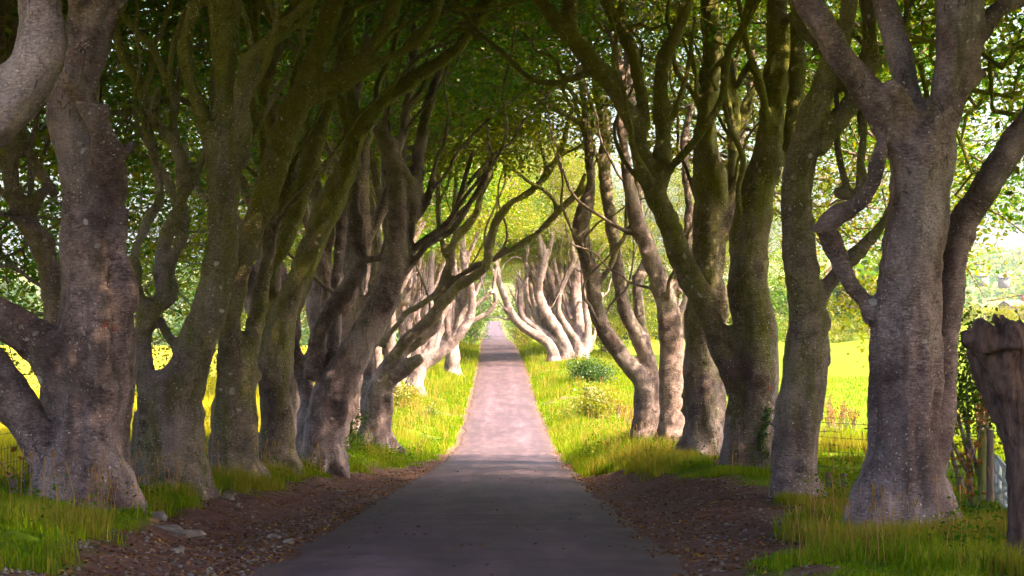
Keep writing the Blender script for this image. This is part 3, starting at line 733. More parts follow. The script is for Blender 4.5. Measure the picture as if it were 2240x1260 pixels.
traced('beech_tree', 44, -1, [
    [(705, 1036, 100), (705, 950, 84), (715, 880, 88), (755, 810, 84), (795, 740, 76), (830, 680, 70), (855, 610, 60), (866, 550, 52), (867, 480, 46), (865, 420, 45), (860, 365, 42), (845, 320, 40), (832, 295, 38), (820, 278, 14)],
    ([(862, 570, 40), (890, 590, 26), (895, 530, 25), (897, 480, 23), (908, 410, 36), (922, 300, 34), (945, 205, 27), (966, 150, 18), (975, 90, 12)], dict(dd=0.15)),
    ([(880, 470, 24), (877, 400, 22), (885, 270, 25), (903, 170, 25), (907, 70, 21), (902, -10, 22)], dict(dd=0.3)),
    ([(900, 550, 20), (925, 527, 17), (965, 500, 16), (992, 468, 15), (1006, 430, 14), (1020, 380, 12), (1035, 330, 10)], dict(dd=-0.2)),
    ([(897, 582, 18), (915, 560, 16), (940, 532, 15), (985, 507, 16), (1012, 472, 15), (1030, 440, 13), (1060, 390, 11), (1080, 340, 9)], dict(dd=-0.35)),
    ([(900, 490, 16), (925, 460, 14), (940, 430, 14), (948, 380, 12), (960, 330, 10)], dict(dd=0.1)),
    ([(685, 830, 52), (692, 760, 44), (705, 712, 40), (740, 660, 42), (774, 612, 45), (790, 562, 40), (778, 500, 38), (772, 430, 36), (778, 370, 33), (770, 300, 30), (780, 200, 26), (800, 100, 22), (815, -10, 20)], dict(dd=0.1)),
    ([(788, 575, 34), (802, 566, 28), (806, 562, 24)], dict(dd=-0.5)),
    ([(700, 890, 46), (722, 850, 34), (729, 750, 34), (735, 640, 32), (745, 520, 30), (758, 420, 28), (765, 330, 24)], dict(dd=0.5)),
    ([(868, 340, 18), (880, 290, 16), (893, 235, 15), (925, 190, 13), (935, 130, 12)], dict(dd=0.2)),
    ([(668, 1036, 44), (664, 950, 44), (672, 870, 42), (650, 790, 36), (640, 720, 30), (662, 640, 30), (690, 560, 28), (715, 480, 28), (735, 410, 26)], dict(dd=0.3)),
    ([(738, 1030, 40), (740, 950, 36), (750, 870, 34)], dict(dd=-0.2)),
    ], 'smooth beech with a broken top leaning right, last of the shaded left trunks', GL, moss=-0.02, voxel=0.045, env=dict(n=380, hroad=9.5), leaf=(40, .115, .42), seed=7, extra=16)

traced('beech_tree', 68, -1, [
    [(822, 968, 80), (822, 900, 66), (832, 850, 60), (850, 805, 48), (876, 772, 30), (904, 756, 28), (933, 733, 27), (953, 712, 25), (958, 690, 24), (963, 655, 26), (975, 615, 26), (990, 554, 20), (998, 522, 22), (1020, 497, 22), (1042, 468, 18), (1050, 440, 15), (1062, 380, 13), (1075, 300, 11)],
    ([(845, 830, 44), (864, 777, 30), (890, 744, 30), (920, 717, 31), (945, 695, 30), (968, 665, 28), (1005, 625, 26), (1045, 600, 25), (1066, 578, 25), (1072, 532, 24), (1085, 485, 22), (1120, 443, 20), (1165, 415, 19), (1200, 377, 17), (1223, 337, 15), (1237, 293, 14), (1250, 240, 10)], dict(dd=-0.25)),
    ([(963, 640, 20), (985, 620, 17), (1015, 597, 17), (1043, 583, 18), (1093, 560, 18), (1147, 530, 18), (1193, 493, 17), (1237, 447, 16), (1263, 420, 13), (1280, 380, 9)], dict(dd=-0.35)),
    ([(835, 760, 26), (851, 731, 15), (876, 703, 14), (889, 684, 16), (920, 667, 15), (954, 641, 14), (968, 625, 14)], dict(dd=-0.1)),
    ([(840, 850, 46), (862, 822, 40), (890, 803, 38), (915, 787, 30), (926, 780, 20)], dict(dd=-0.3)),
    ([(800, 900, 34), (806, 800, 28), (806, 690, 20), (815, 620, 25), (829, 560, 30), (820, 500, 27), (815, 420, 26), (820, 330, 24), (835, 240, 20), (830, 120, 18), (840, -10, 16)], dict(dd=0.3)),
    ([(998, 530, 16), (993, 470, 14), (997, 413, 11), (1000, 367, 10), (1018, 327, 10), (1037, 290, 8)], dict(dd=0.2)),
    ([(1042, 470, 14), (1050, 413, 14), (1048, 383, 13), (1067, 350, 13), (1070, 317, 12), (1048, 283, 11), (1042, 217, 9), (1050, 160, 8)], dict(dd=0.1)),
    ([(975, 560, 16), (962, 500, 15), (958, 420, 14), (962, 353, 14), (988, 333, 13), (1013, 293, 12), (1010, 250, 11), (1015, 187, 9)], dict(dd=0.2)),
    ([(845, 960, 30), (850, 900, 26), (852, 860, 24)], dict(dd=-0.2)),
    ], 'low branching beech with a sawn stump limb, its dark branches crossing the lane', GL, moss=0.3, voxel=0.06, env=dict(n=420, hroad=10.5, htrunk=9.5), leaf=FINE, seed=8, extra=18, spread=1.4)

# right-hand row
N_LEFT = len(TREES)
R1 = traced('beech_tree', 22, 1, [
    [(1978, 1130, 215), (1974, 1080, 200), (1972, 1010, 180), (1974, 930, 168), (1980, 840, 176), (1982, 750, 172), (1986, 650, 162), (1996, 560, 150), (2005, 480, 148), (2010, 400, 150), (2020, 335, 158), (2045, 270, 112), (2070, 225, 95), (2083, 165, 112), (2094, 100, 116), (2096, 40, 120), (2096, -10, 124)],
    ([(1985, 320, 120), (1952, 280, 100), (1917, 220, 82), (1878, 170, 72), (1842, 130, 70), (1805, 65, 74), (1765, 0, 72), (1735, -60, 70)], dict(dd=-0.3, ext=5)),
    ([(2010, 290, 60), (1995, 230, 58), (1985, 183, 58), (1962, 100, 66), (1932, -10, 68)], dict(dd=0.35)),
    ([(2018, 300, 50), (2000, 258, 44), (1975, 222, 38), (1952, 192, 32), (1944, 182, 22)], dict(dd=-0.6)),
    ([(2125, 175, 50), (2148, 162, 30), (2156, 158, 16)], dict(dd=0)),
    ([(2040, 1060, 60), (2060, 960, 56), (2066, 860, 58), (2068, 760, 62), (2075, 660, 66), (2084, 580, 68), (2098, 515, 74), (2125, 455, 76), (2170, 388, 74), (2222, 310, 72), (2275, 240, 68), (2350, 100, 60)], dict(dd=0.2, ext=4)),
    ([(1915, 700, 60), (1892, 662, 52), (1862, 622, 52), (1838, 572, 52), (1815, 520, 52), (1806, 492, 50), (1832, 470, 50), (1868, 452, 49), (1902, 415, 45), (1918, 360, 40), (1930, 300, 34)], dict(dd=-0.15)),
    ([(1808, 500, 34), (1790, 500, 26), (1780, 498, 20)], dict(dd=-0.2)),
    ([(2130, 80, 60), (2175, 30, 40), (2240, -10, 34)], dict(dd=0.5)),
    ([(1905, 1110, 64), (1915, 1030, 56), (1925, 950, 54)], dict(dd=-0.1)),
    ([(2040, 1120, 70), (2030, 1040, 60), (2030, 950, 56)], dict(dd=-0.3)),
    ], 'massive pale grey beech beside the white gate, with a bent elbow limb', GR, moss=-0.25, voxel=0.033, env=NEAR, leaf=BIGLEAF, seed=11, extra=0, flute=0.165)

traced('beech_tree', 28, 1, [
    [(1740, 1058, 104), (1740, 985, 100), (1747, 900, 108), (1758, 800, 104), (1765, 703, 92), (1758, 620, 84), (1746, 520, 82), (1743, 420, 77), (1752, 360, 76), (1766, 300, 73), (1788, 227, 68), (1815, 150, 56), (1845, 80, 46), (1860, -10, 42)],
    ([(1775, 680, 56), (1805, 630, 46), (1845, 585, 38), (1895, 530, 34), (1960, 450, 30), (2010, 330, 26)], dict(dd=0.3)),
    ([(1785, 330, 56), (1828, 270, 48), (1872, 205, 42), (1905, 130, 38), (1905, 40, 34), (1910, -10, 30)], dict(dd=0.25)),
    ([(1830, 420, 30), (1880, 425, 42), (1884, 350, 36), (1888, 280, 33), (1880, 180, 32), (1895, 80, 28), (1890, -10, 26)], dict(dd=0.45)),
    ([(1800, 720, 40), (1795, 680, 38), (1800, 800, 34)], dict(dd=0)),
    ([(1712, 880, 40), (1706, 960, 44), (1708, 1045, 46)], dict(dd=0)),
    ], 'slim straight beech by the two short fence posts, next to the massive pale one', GR, moss=0.25, voxel=0.038, env=dict(NEAR, n=340), leaf=(30, .14, .45), seed=12, extra=4)

R3 = traced('beech_tree', 36, 1, [
    [(1648, 1022, 128), (1648, 940, 112), (1650, 850, 116), (1652, 720, 112), (1637, 620, 98), (1639, 520, 95), (1655, 420, 86), (1673, 365, 80), (1687, 267, 66), (1697, 167, 60), (1702, 83, 56), (1700, -10, 46)],
    ([(1618, 860, 60), (1590, 795, 62), (1570, 740, 60), (1544, 670, 63), (1508, 603, 63), (1480, 537, 60), (1455, 470, 58), (1430, 415, 55), (1412, 365, 48), (1400, 320, 45), (1388, 283, 44), (1365, 233, 46), (1330, 178, 46), (1290, 130, 45), (1252, 83, 42), (1213, 42, 36), (1175, -10, 34)], dict(dd=-0.12)),
    ([(1252, 88, 38), (1247, 40, 36), (1248, -10, 34)], dict(dd=0.2)),
    ([(1400, 300, 40), (1408, 240, 35), (1392, 150, 29), (1375, 95, 29), (1345, 50, 27), (1322, -10, 23)], dict(dd=0.2)),
    ([(1440, 410, 50), (1447, 340, 48), (1449, 283, 44), (1445, 183, 36), (1457, 117, 36), (1483, 67, 33), (1505, -10, 32)], dict(dd=0.3)),
    ([(1445, 400, 30), (1467, 367, 24), (1510, 320, 21), (1550, 267, 20), (1580, 213, 20), (1587, 150, 22), (1600, 100, 20), (1633, 50, 17), (1662, -10, 15)], dict(dd=-0.25)),
    ([(1590, 125, 14), (1566, 145, 13), (1556, 170, 12), (1568, 198, 10)], dict(dd=0)),
    ([(1582, 220, 12), (1597, 280, 13), (1617, 322, 15), (1626, 362, 15), (1614, 415, 14), (1620, 470, 12)], dict(dd=0.2)),
    ([(1455, 290, 16), (1475, 245, 13), (1490, 200, 12), (1503, 160, 11), (1513, 90, 10), (1520, 40, 9)], dict(dd=0.1)),
    ([(1300, 150, 26), (1270, 165, 20), (1240, 175, 16), (1207, 182, 15), (1165, 175, 14), (1140, 155, 13), (1100, 115, 13), (1060, 85, 14), (1030, 50, 14), (1005, 20, 15), (978, -10, 14)], dict(dd=0.35)),
    ([(1060, 85, 12), (1040, 80, 10), (1010, 60, 12), (960, 95, 10)], dict(dd=0.2)),
    ([(1690, 280, 36), (1662, 180, 24), (1640, 140, 18), (1610, 190, 15), (1600, 130, 12)], dict(dd=0.4)),
    ([(1690, 330, 30), (1720, 350, 40), (1735, 260, 42), (1742, 180, 42), (1745, 80, 40), (1748, -10, 38)], dict(dd=0.7)),
    ([(1610, 1018, 50), (1606, 940, 48), (1612, 860, 48)], dict(dd=-0.1)),
    ], 'broad beech with ivy on its foot and a dark limb rising left across the sky', GR, moss=0.42, voxel=0.04, env=dict(n=380, hroad=9.4), leaf=(40, .12, .42), seed=13, extra=12)

traced('beech_tree', 44, 1, [
    [(1538, 1000, 108), (1537, 900, 94), (1531, 800, 82), (1530, 700, 72), (1546, 600, 78), (1551, 500, 84), (1550, 420, 78), (1543, 300, 58), (1550, 217, 50), (1560, 100, 52), (1553, 33, 52), (1550, -10, 52)],
    ([(1565, 470, 50), (1573, 410, 46), (1560, 345, 38), (1548, 310, 26), (1560, 250, 20)], dict(dd=-0.3)),
    ([(1580, 520, 44), (1600, 440, 36), (1605, 350, 30), (1608, 260, 26), (1604, 130, 22)], dict(dd=0.3)),
    ([(1570, 620, 36), (1580, 680, 34), (1575, 760, 30)], dict(dd=0)),
    ([(1605, 300, 16), (1630, 225, 15), (1660, 180, 14), (1690, 150, 12)], dict(dd=0.4)),
    ([(1580, 980, 30), (1578, 900, 30), (1570, 820, 28)], dict(dd=0)),
    ], 'upright beech with a dry split foot, third from the lane gap on the right', GR, moss=0.32, voxel=0.045, env=dict(n=380, hroad=9.8), leaf=(40, .115, .42), seed=14, extra=9)

R5 = traced('beech_tree', 54, 1, [
    [(1468, 986, 70), (1468, 900, 62), (1467, 800, 58), (1466, 720, 55), (1453, 647, 52), (1438, 603, 45), (1413, 537, 41), (1395, 487, 40), (1385, 437, 36), (1373, 383, 28), (1365, 317, 25), (1357, 267, 23), (1363, 200, 22), (1350, 117, 21), (1333, 73, 19), (1311, 20, 18), (1303, -10, 17)],
    ([(1368, 290, 24), (1380, 240, 26), (1376, 180, 21), (1374, 110, 21), (1379, 75, 23), (1395, 35, 17), (1412, -10, 16)], dict(dd=0.2)),
    ([(1378, 80, 16), (1366, 55, 13), (1364, 25, 12), (1362, -10, 11)], dict(dd=0.3)),
    ([(1398, 500, 30), (1378, 506, 24), (1360, 503, 18)], dict(dd=-0.3)),
    ([(1480, 640, 34), (1500, 560, 26), (1508, 470, 22), (1500, 380, 22), (1498, 300, 22), (1512, 230, 16)], dict(dd=0.4)),
    ([(1600, 400, 24), (1598, 350, 22), (1620, 300, 20), (1635, 240, 18), (1648, 150, 16), (1655, 60, 14)], dict(dd=0.6)),
    ([(1490, 980, 26), (1490, 880, 24), (1484, 800, 24)], dict(dd=0)),
    ], 'pale lilac sunlit beech leaning left, catching light among the darker right trunks', GR, moss=-0.35, voxel=0.05, env=dict(n=400, hroad=10.2), leaf=FINE, seed=15, extra=10)

for ch in R5.children: ch['tone'] = 1.0  # paler bark tone here stands in for sunlight on this trunk
traced('beech_tree', 62, 1, [
    [(1410, 976, 62), (1412, 900, 54), (1404, 835, 46), (1368, 787, 45), (1328, 730, 42), (1303, 670, 40), (1293, 607, 40), (1276, 537, 42), (1269, 503, 42), (1281, 453, 38), (1292, 410, 27), (1288, 333, 21), (1280, 250, 18), (1272, 180, 14)],
    ([(1428, 950, 50), (1432, 880, 45), (1424, 820, 41), (1405, 753, 42), (1377, 703, 38), (1357, 637, 34), (1352, 587, 33), (1346, 537, 32), (1336, 487, 32), (1327, 420, 32), (1321, 367, 33), (1325, 283, 30), (1312, 217, 28), (1300, 160, 20), (1288, 90, 16), (1275, -10, 12)], dict(dd=0.1)),
    ([(1318, 300, 22), (1303, 290, 18), (1260, 263, 15), (1210, 237, 15), (1160, 210, 14), (1123, 187, 14), (1093, 147, 11), (1075, 115, 8)], dict(dd=-0.2)),
    ([(1305, 620, 24), (1325, 600, 19), (1340, 572, 18), (1350, 530, 15)], dict(dd=-0.2)),
    ([(1300, 340, 14), (1280, 300, 12), (1262, 240, 11), (1255, 210, 9), (1235, 180, 8)], dict(dd=0.2)),
    ([(1300, 675, 24), (1293, 672, 20), (1290, 670, 16)], dict(dd=-0.5)),
    ([(1395, 960, 30), (1394, 900, 26), (1398, 850, 24)], dict(dd=0)),
    ([(1420, 800, 30), (1400, 690, 26), (1395, 620, 30), (1415, 560, 26), (1400, 470, 22), (1395, 380, 18)], dict(dd=0.6)),
    ], 'sinuous double beech leaning far out over the right verge, beside the open gap', GR, moss=0.05, voxel=0.055, env=dict(n=420, hroad=10.5, htrunk=9.5), leaf=FINE, seed=16, extra=12)

for t_ in (L1, R1):
    for ch in t_.children: ch['tone'] = 1.0
SHADED = list(TREES)
# the sunlit group beyond the gap
SUNNY = dict(n=430, hroad=10.8, htrunk=9.0, hout=3.5, len=7.0)
SL = (46, 0.14, 0.5)
SUNNY_R = dict(SUNNY, out=3.2, hout=10.5, htrunk=10.2, n=560); SUNNY_R['in'] = 7.0
traced('beech_tree', 165, 1, [
    [(1212, 802, 30), (1212, 775, 30), (1200, 752, 27), (1180, 737, 25), (1147, 717, 23), (1127, 698, 22), (1113, 673, 20), (1105, 653, 18), (1095, 627, 17), (1087, 593, 16), (1088, 572, 15), (1096, 550, 13), (1104, 520, 10), (1098, 480, 8)],
    ([(1096, 552, 8), (1085, 538, 6), (1082, 515, 5)], dict(dd=0)),
    ([(1128, 700, 10), (1115, 697, 8), (1108, 697, 6)], dict(dd=0)),
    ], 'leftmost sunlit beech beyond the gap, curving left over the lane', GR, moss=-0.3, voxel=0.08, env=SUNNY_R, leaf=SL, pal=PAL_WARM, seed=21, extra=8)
traced('beech_tree', 168, 1, [
    [(1236, 804, 34), (1238, 785, 30), (1225, 752, 25), (1190, 731, 24), (1162, 710, 21), (1141, 690, 18), (1137, 660, 15), (1137, 635, 13), (1132, 608, 11)],
    ([(1139, 640, 10), (1150, 610, 9), (1154, 585, 9), (1150, 572, 9), (1155, 545, 8), (1152, 525, 6), (1160, 480, 5)], dict(dd=0.1)),
    ([(1250, 780, 24), (1222, 727, 27), (1195, 685, 26), (1184, 660, 23), (1178, 635, 20), (1182, 610, 19), (1188, 585, 22), (1188, 560, 22), (1182, 530, 17), (1175, 510, 13), (1165, 495, 10), (1160, 440, 8)], dict(dd=-0.1)),
    ([(1190, 575, 14), (1200, 555, 13), (1207, 520, 12), (1210, 490, 11), (1221, 468, 10), (1226, 440, 8)], dict(dd=0.1)),
    ([(1170, 610, 9), (1172, 600, 8), (1170, 590, 6)], dict(dd=0)),
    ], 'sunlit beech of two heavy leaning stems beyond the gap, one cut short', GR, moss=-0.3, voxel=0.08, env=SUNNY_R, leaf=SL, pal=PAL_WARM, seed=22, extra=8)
traced('beech_tree', 172, 1, [
    [(1268, 800, 40), (1266, 775, 30), (1258, 745, 22), (1238, 712, 18), (1223, 685, 15), (1222, 652, 13), (1233, 618, 13), (1246, 593, 14), (1256, 566, 15), (1252, 540, 10), (1245, 500, 8), (1240, 460, 6)],
    ([(1275, 780, 26), (1284, 745, 20), (1286, 710, 18), (1280, 670, 15), (1275, 600, 12), (1278, 540, 10)], dict(dd=0)),
    ([(1268, 760, 22), (1266, 700, 26), (1260, 650, 27), (1262, 600, 24), (1252, 540, 16), (1240, 490, 12), (1246, 440, 9)], dict(dd=0.4)),
    ([(1290, 770, 12), (1300, 735, 10), (1304, 700, 9), (1318, 640, 8)], dict(dd=0.2)),
    ([(1250, 700, 12), (1230, 640, 12), (1215, 590, 12), (1212, 560, 11), (1225, 520, 9)], dict(dd=0.5)),
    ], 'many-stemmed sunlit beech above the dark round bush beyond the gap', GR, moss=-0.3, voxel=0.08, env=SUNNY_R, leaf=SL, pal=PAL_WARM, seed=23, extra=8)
# the sunlit group opposite
traced('beech_tree', 118, -1, [
    [(905, 862, 50), (908, 835, 44), (925, 800, 32), (945, 788, 26), (985, 755, 24), (1013, 722, 24), (1030, 690, 20), (1033, 655, 19), (1028, 620, 18), (1016, 585, 17), (1013, 550, 16), (1013, 525, 13), (1017, 485, 10), (1028, 440, 8), (1035, 400, 6)],
    ([(1017, 590, 12), (1025, 562, 11), (1036, 533, 11), (1047, 504, 10), (1052, 465, 8)], dict(dd=0)),
    ([(915, 820, 34), (933, 780, 26), (948, 740, 21), (962, 700, 20), (978, 670, 18), (988, 640, 15), (996, 600, 13), (990, 540, 10), (994, 480, 8)], dict(dd=0.3)),
    ([(905, 800, 30), (915, 750, 20), (930, 710, 20), (941, 650, 18), (943, 600, 17), (944, 540, 15), (944, 490, 14), (956, 462, 10), (966, 420, 8)], dict(dd=0.1)),
    ([(944, 495, 10), (933, 470, 8), (928, 440, 7)], dict(dd=0)),
    ([(893, 760, 16), (895, 710, 15), (902, 660, 13), (908, 610, 12), (905, 580, 10), (915, 540, 9)], dict(dd=0.2)),
    ([(905, 690, 14), (915, 650, 11), (915, 620, 10), (922, 590, 9)], dict(dd=0.1)),
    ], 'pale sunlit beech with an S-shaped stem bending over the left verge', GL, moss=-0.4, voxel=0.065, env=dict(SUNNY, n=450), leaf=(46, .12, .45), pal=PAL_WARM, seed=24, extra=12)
traced('beech_tree', 146, -1, [
    [(990, 776, 34), (990, 755, 28), (1000, 728, 19), (1018, 712, 14), (1033, 703, 12), (1063, 687, 12), (1080, 670, 12), (1085, 647, 12), (1080, 627, 11), (1083, 600, 9), (1088, 570, 7)],
    ([(1005, 725, 16), (1025, 690, 12), (1042, 667, 11), (1063, 650, 10), (1078, 636, 8)], dict(dd=0)),
    ([(995, 745, 20), (1010, 690, 14), (1040, 640, 12), (1058, 600, 10), (1065, 560, 8), (1062, 510, 7)], dict(dd=0.1)),
    ([(985, 750, 20), (978, 700, 16), (985, 650, 14), (976, 600, 13), (970, 540, 14), (974, 480, 12), (980, 420, 9)], dict(dd=0.2)),
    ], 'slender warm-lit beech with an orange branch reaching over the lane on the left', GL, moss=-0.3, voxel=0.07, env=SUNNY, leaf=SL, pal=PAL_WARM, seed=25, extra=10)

# ------------------------------------------------------------------ the far avenue: beeches of their own wood, grown by rule
def grown(seed, n_st=4, lean=0.30, height=11.0, r0=0.62):
    """stems in metres with the lane at +x"""
    g = np.random.default_rng(seed); L = []
    fork = g.uniform(1.4, 3.0)
    p = [np.array([0, 0, -0.5])]; r = [r0 * 1.15]
    for h in (0.0, fork * .5, fork):
        p.append(np.array([g.normal(0, .06) + 0.05 * h, g.normal(0, .06), h])); r.append(r0 * (1.05 - 0.06 * h))
    c = catmull(np.column_stack([p, r]), 0.3); L.append((c[:, :3], c[:, 3]))
    for k in range(n_st):
        az = g.uniform(-1.5, 1.5) if k else 0.0
        ln = lean * g.uniform(0.4, 1.6); d = np.array([math.cos(az) * ln, math.sin(az) * ln, 1.0]); d /= np.linalg.norm(d)
        q = L[0][0][-2] - np.array([0, 0, g.uniform(0.1, fork * .5)]) + np.array([math.cos(az), math.sin(az), 0]) * r0 * 0.35
        rr = r0 * g.uniform(0.42, 0.66); pts = [q.copy()]; rad = [rr * 1.15]; ph = g.uniform(0, 6.28); H = height * g.uniform(.8, 1.15)
        for i in range(int(H / 0.9)):
            d = d + np.array([g.normal(0, .17) + 0.10 * math.sin(i * 0.9 + ph), g.normal(0, .15), 0.16]); d /= np.linalg.norm(d)
            q = q + d * 0.9; rr *= 0.945; pts.append(q.copy()); rad.append(rr)
            if i > 2 and g.random() < 0.22:
                d2 = d + np.array([g.normal(0.15, .5), g.normal(0, .5), .1]); d2 /= np.linalg.norm(d2); q2 = q.copy(); r2 = rr * .62; b = [q2.copy()]; br = [r2]
                for j in range(int(g.integers(4, 8))):
                    d2 = d2 + g.normal(0, .2, 3) + np.array([0, 0, .14]); d2 /= np.linalg.norm(d2); q2 = q2 + d2 * .8; r2 *= .87; b.append(q2.copy()); br.append(r2)
                c = catmull(np.column_stack([b, br]), 0.35); L.append((c[:, :3], c[:, 3]))
        c = catmull(np.column_stack([pts, rad]), 0.35); L.append((c[:, :3], c[:, 3]))
    return L
PROTO = []
for k in range(4):
    L = grown(300 + k, 5 + k % 3, 0.22 + 0.05 * (k % 4), 10.5, 0.55 + 0.05 * (k % 3))
    e = dict(ENV); e.update(n=760, side=-1, hroad=10.0 - 0.4 * (k % 3), htrunk=8.0, hout=2.2, len=6.5, out=8.0); e['in'] = 6.0
    t = finish_tree('beech_tree', (0, 0, 0), L, 0.55, np.random.default_rng(400 + k), 'x', 'tree', GL, 0.08, -0.15 + 0.1 * (k % 3), e, (46, 0.165, 0.50), PAL_BEECH if k % 2 else PAL_WARM, sides=12)
    PROTO.append(t)
# extra crown layers added over the beeches, for denser leaves and shade below
LIT = [t for t in TREES if t not in SHADED and t not in PROTO]
def storey(t, k, left, dz, rz):
    for ch in PROTO[k % 4].children:
        nm = ch.name.split('.')[0]
        if nm in ('crown', 'branches'):
            o = obj('upper_' + nm, ch.data, None, t, (0, 0, dz)); o.rotation_euler = (0, 0, (0 if left else math.pi) + rz)
            if nm == 'branches': o['kind'] = 'stuff'; o['moss'] = 0.1
for q, t in enumerate(SHADED):
    left = q < N_LEFT
    storey(t, q, left, 2.6, .25 if q % 2 else -.2)
    storey(t, q + 1, left, 0.6 if left else (0.4 if t.location.y > 58 else 3.8), -.3 if q % 2 else .15)
    if t.location.y < 50 and not left: storey(t, q + 2, left, 5.2, .55)
for q, t in enumerate(LIT):
    if t.location.x < 0: storey(t, q * 3 + (1 if q % 2 else 3), t.location.x < 0, 1.0, .2)
used = set()
def plant(k, x, y, side, label, group, s=1.0, rz=0.0):
    """side -1: left row (lane towards +x); +1: right row"""
    src = PROTO[k]
    if k in used:
        r = src.copy(); COL.objects.link(r)
        for ch in src.children:
            c = ch.copy(); COL.objects.link(c); c.parent = r
            for key in ('moss',):
                if key in ch.keys(): c[key] = ch[key]
    else: r = src; used.add(k)
    r.location = (x, y, float(gz(x, y))); r.rotation_euler = (0, 0, (0 if side < 0 else math.pi) + rz); r.scale = (s, s, s)
    r['label'] = label; r['group'] = group; r['category'] = 'tree'
    return r

FARL0 = 'pale sunlit far beech crowding behind the S-shaped one on the left'
FARL = 'distant shaded beech of the left row near the end of the avenue'
FARR = 'distant beech of the right row, behind the sunlit group past the gap'
i = 0
for y, dx, s in ((97, -8.0, .9), (125, -8.4, .9), (131, -6.6, 1), (139, -5.9, .9), (152, -6.4, .9), (158, -5.6, 1), (171, -5.4, .95), (184, -5.2, 1), (197, -5.4, 1), (211, -5.2, .95), (226, -5.3, 1), (242, -5.2, 1), (260, -5.2, 1), (280, -5.2, .95), (302, -5.2, .9), (326, -5.3, .9)):
    plant((i * 3 + 1) % 4, float(cxr(y)) + dx, y, -1, FARL0 if y < 165 else FARL, 'sunlit far beeches of the left row' if y < 165 else 'far beeches of the left row', s, rng.uniform(-.5, .5)); i += 1
for y, dx, s in ((178, 6.6, .95), (183, 5.6, 1), (190, 5.0, .9), (196, 5.4, 1), (209, 5.2, .95), (223, 5.3, 1), (239, 5.2, 1), (257, 5.2, 1), (277, 5.2, .95), (299, 5.2, .9), (324, 5.3, .9)):
    plant((i * 3 + 2) % 4, float(cxr(y)) + dx, y, 1, FARR, 'far beeches of the right row', s, rng.uniform(-.5, .5)); i += 1
for k, (y, x) in enumerate(((52, -6.0), (59, -5.4), (78, -6.3), (88, -6.4))):
    plant((k + 1) % 4, x, y, -1, ('many-stemmed beech half hidden behind the dark leaning one on the left', 'beech half hidden behind the smooth leaning one with the broken top', 'beech half hidden behind the low branching one, at its left', 'beech seen through the limbs of the low branching one')[k], 'half hidden beeches of the left row', .92, rng.uniform(-.5, .5))
for k, (y, x) in enumerate(((184, 15.5), (194, 19.5), (206, 25.0))):
    plant(k, x, y, 1, ('bushy beech behind the sunlit group, first one out in the field', 'bushy beech standing out in the field behind the lilac beech', 'bushy beech farthest out in the field beyond the gap')[k], 'field beeches beyond the gap', 1.0, rng.uniform(-.5, .5))
# the rows go on behind the camera: they shade the lane in front of it
for y, dx in ((12, 5.4), (5, 6.4)):
    r_ = plant((i * 3) % 4, float(cxr(y)) + dx, y, 1, 'beech of the right row behind the viewpoint, outside the picture', 'beeches of the right row behind the viewpoint', 1.1, rng.uniform(-.4, .4)); i += 1
    storey(r_, i, True, 1.5, .3)
# beeches added unseen in the right-hand field, to block the sun from the near lane
for y, x in ((4, 17), (13, 18), (22, 17.5), (31, 19)):
    r_ = plant((i * 3) % 4, x, y, 1, 'beech added in the right-hand field outside the picture to shade the near lane', 'added shade beeches outside the picture', 1.1, rng.uniform(-3, 3)); i += 1
    storey(r_, i, True, 1.0, .4)

# ------------------------------------------------------------------ bushes, hedges, woods
def bush(name, x, y, rx, ry, rz, n, size, pal, label, cat='bush', group=None, g=None, lift=0.85, stems=6, flat=0.6):
    g = g or np.random.default_rng(int(abs(x * 131 + y * 17)) + 5)
    z = float(gz(x, y)); c = np.array([x, y, z])
    k = max(8, n // 26); v = g.normal(0, 1, (k, 3)); v /= np.linalg.norm(v, axis=1)[:, None]
    v *= (g.random(k)[:, None] ** 0.4) * g.uniform(.5, 1.4, (k, 1))
    cen = c + np.array([0, 0, rz * lift]) + v * np.array([rx, ry, rz]); cen[:, 2] = np.maximum(cen[:, 2], z + 0.06)
    V, Q, C = leaf_cloud(cen, 26, 0.16 * (rx + rz) / 2 + 0.05, size, g, pal, flat=flat, upbias=.4)
    V[:, 2] = np.maximum(V[:, 2], z - 0.05)
    e = empty(name, c, label, cat, group)
    me = mesh_from('foliage', V - c, quads=Q); point_color(me, C); obj('foliage', me, M_LEAF, e)
    mb = MB()
    for s in range(stems):
        tip = cen[int(g.integers(k))]; b = c + np.array([g.normal(0, .08) * rx, g.normal(0, .08) * ry, -0.1])
        pp = catmull(np.array([b, (b + tip) / 2 + g.normal(0, .06, 3) * rz, tip]), 0.12 * max(1, rz)); mb.tube(pp, np.linspace(.035, .01, len(pp)) * max(.6, min(2.5, rz)), sides=5)
    o = obj('stems', mb.mesh('stems', off=c), M_BARK, e); o['moss'] = 0.0
    return e
def hx(px, d): return (px - CX) / F * d
def px2ground(x, y, d): p = P(x, y, d); return float(p[0]), float(p[1])
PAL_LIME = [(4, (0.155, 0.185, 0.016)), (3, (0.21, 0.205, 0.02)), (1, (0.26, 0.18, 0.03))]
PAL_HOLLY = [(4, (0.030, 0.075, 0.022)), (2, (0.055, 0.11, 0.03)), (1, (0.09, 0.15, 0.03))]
PAL_RUST = [(3, (0.22, 0.085, 0.03)), (2, (0.30, 0.12, 0.035)), (1, (0.12, 0.10, 0.03))]

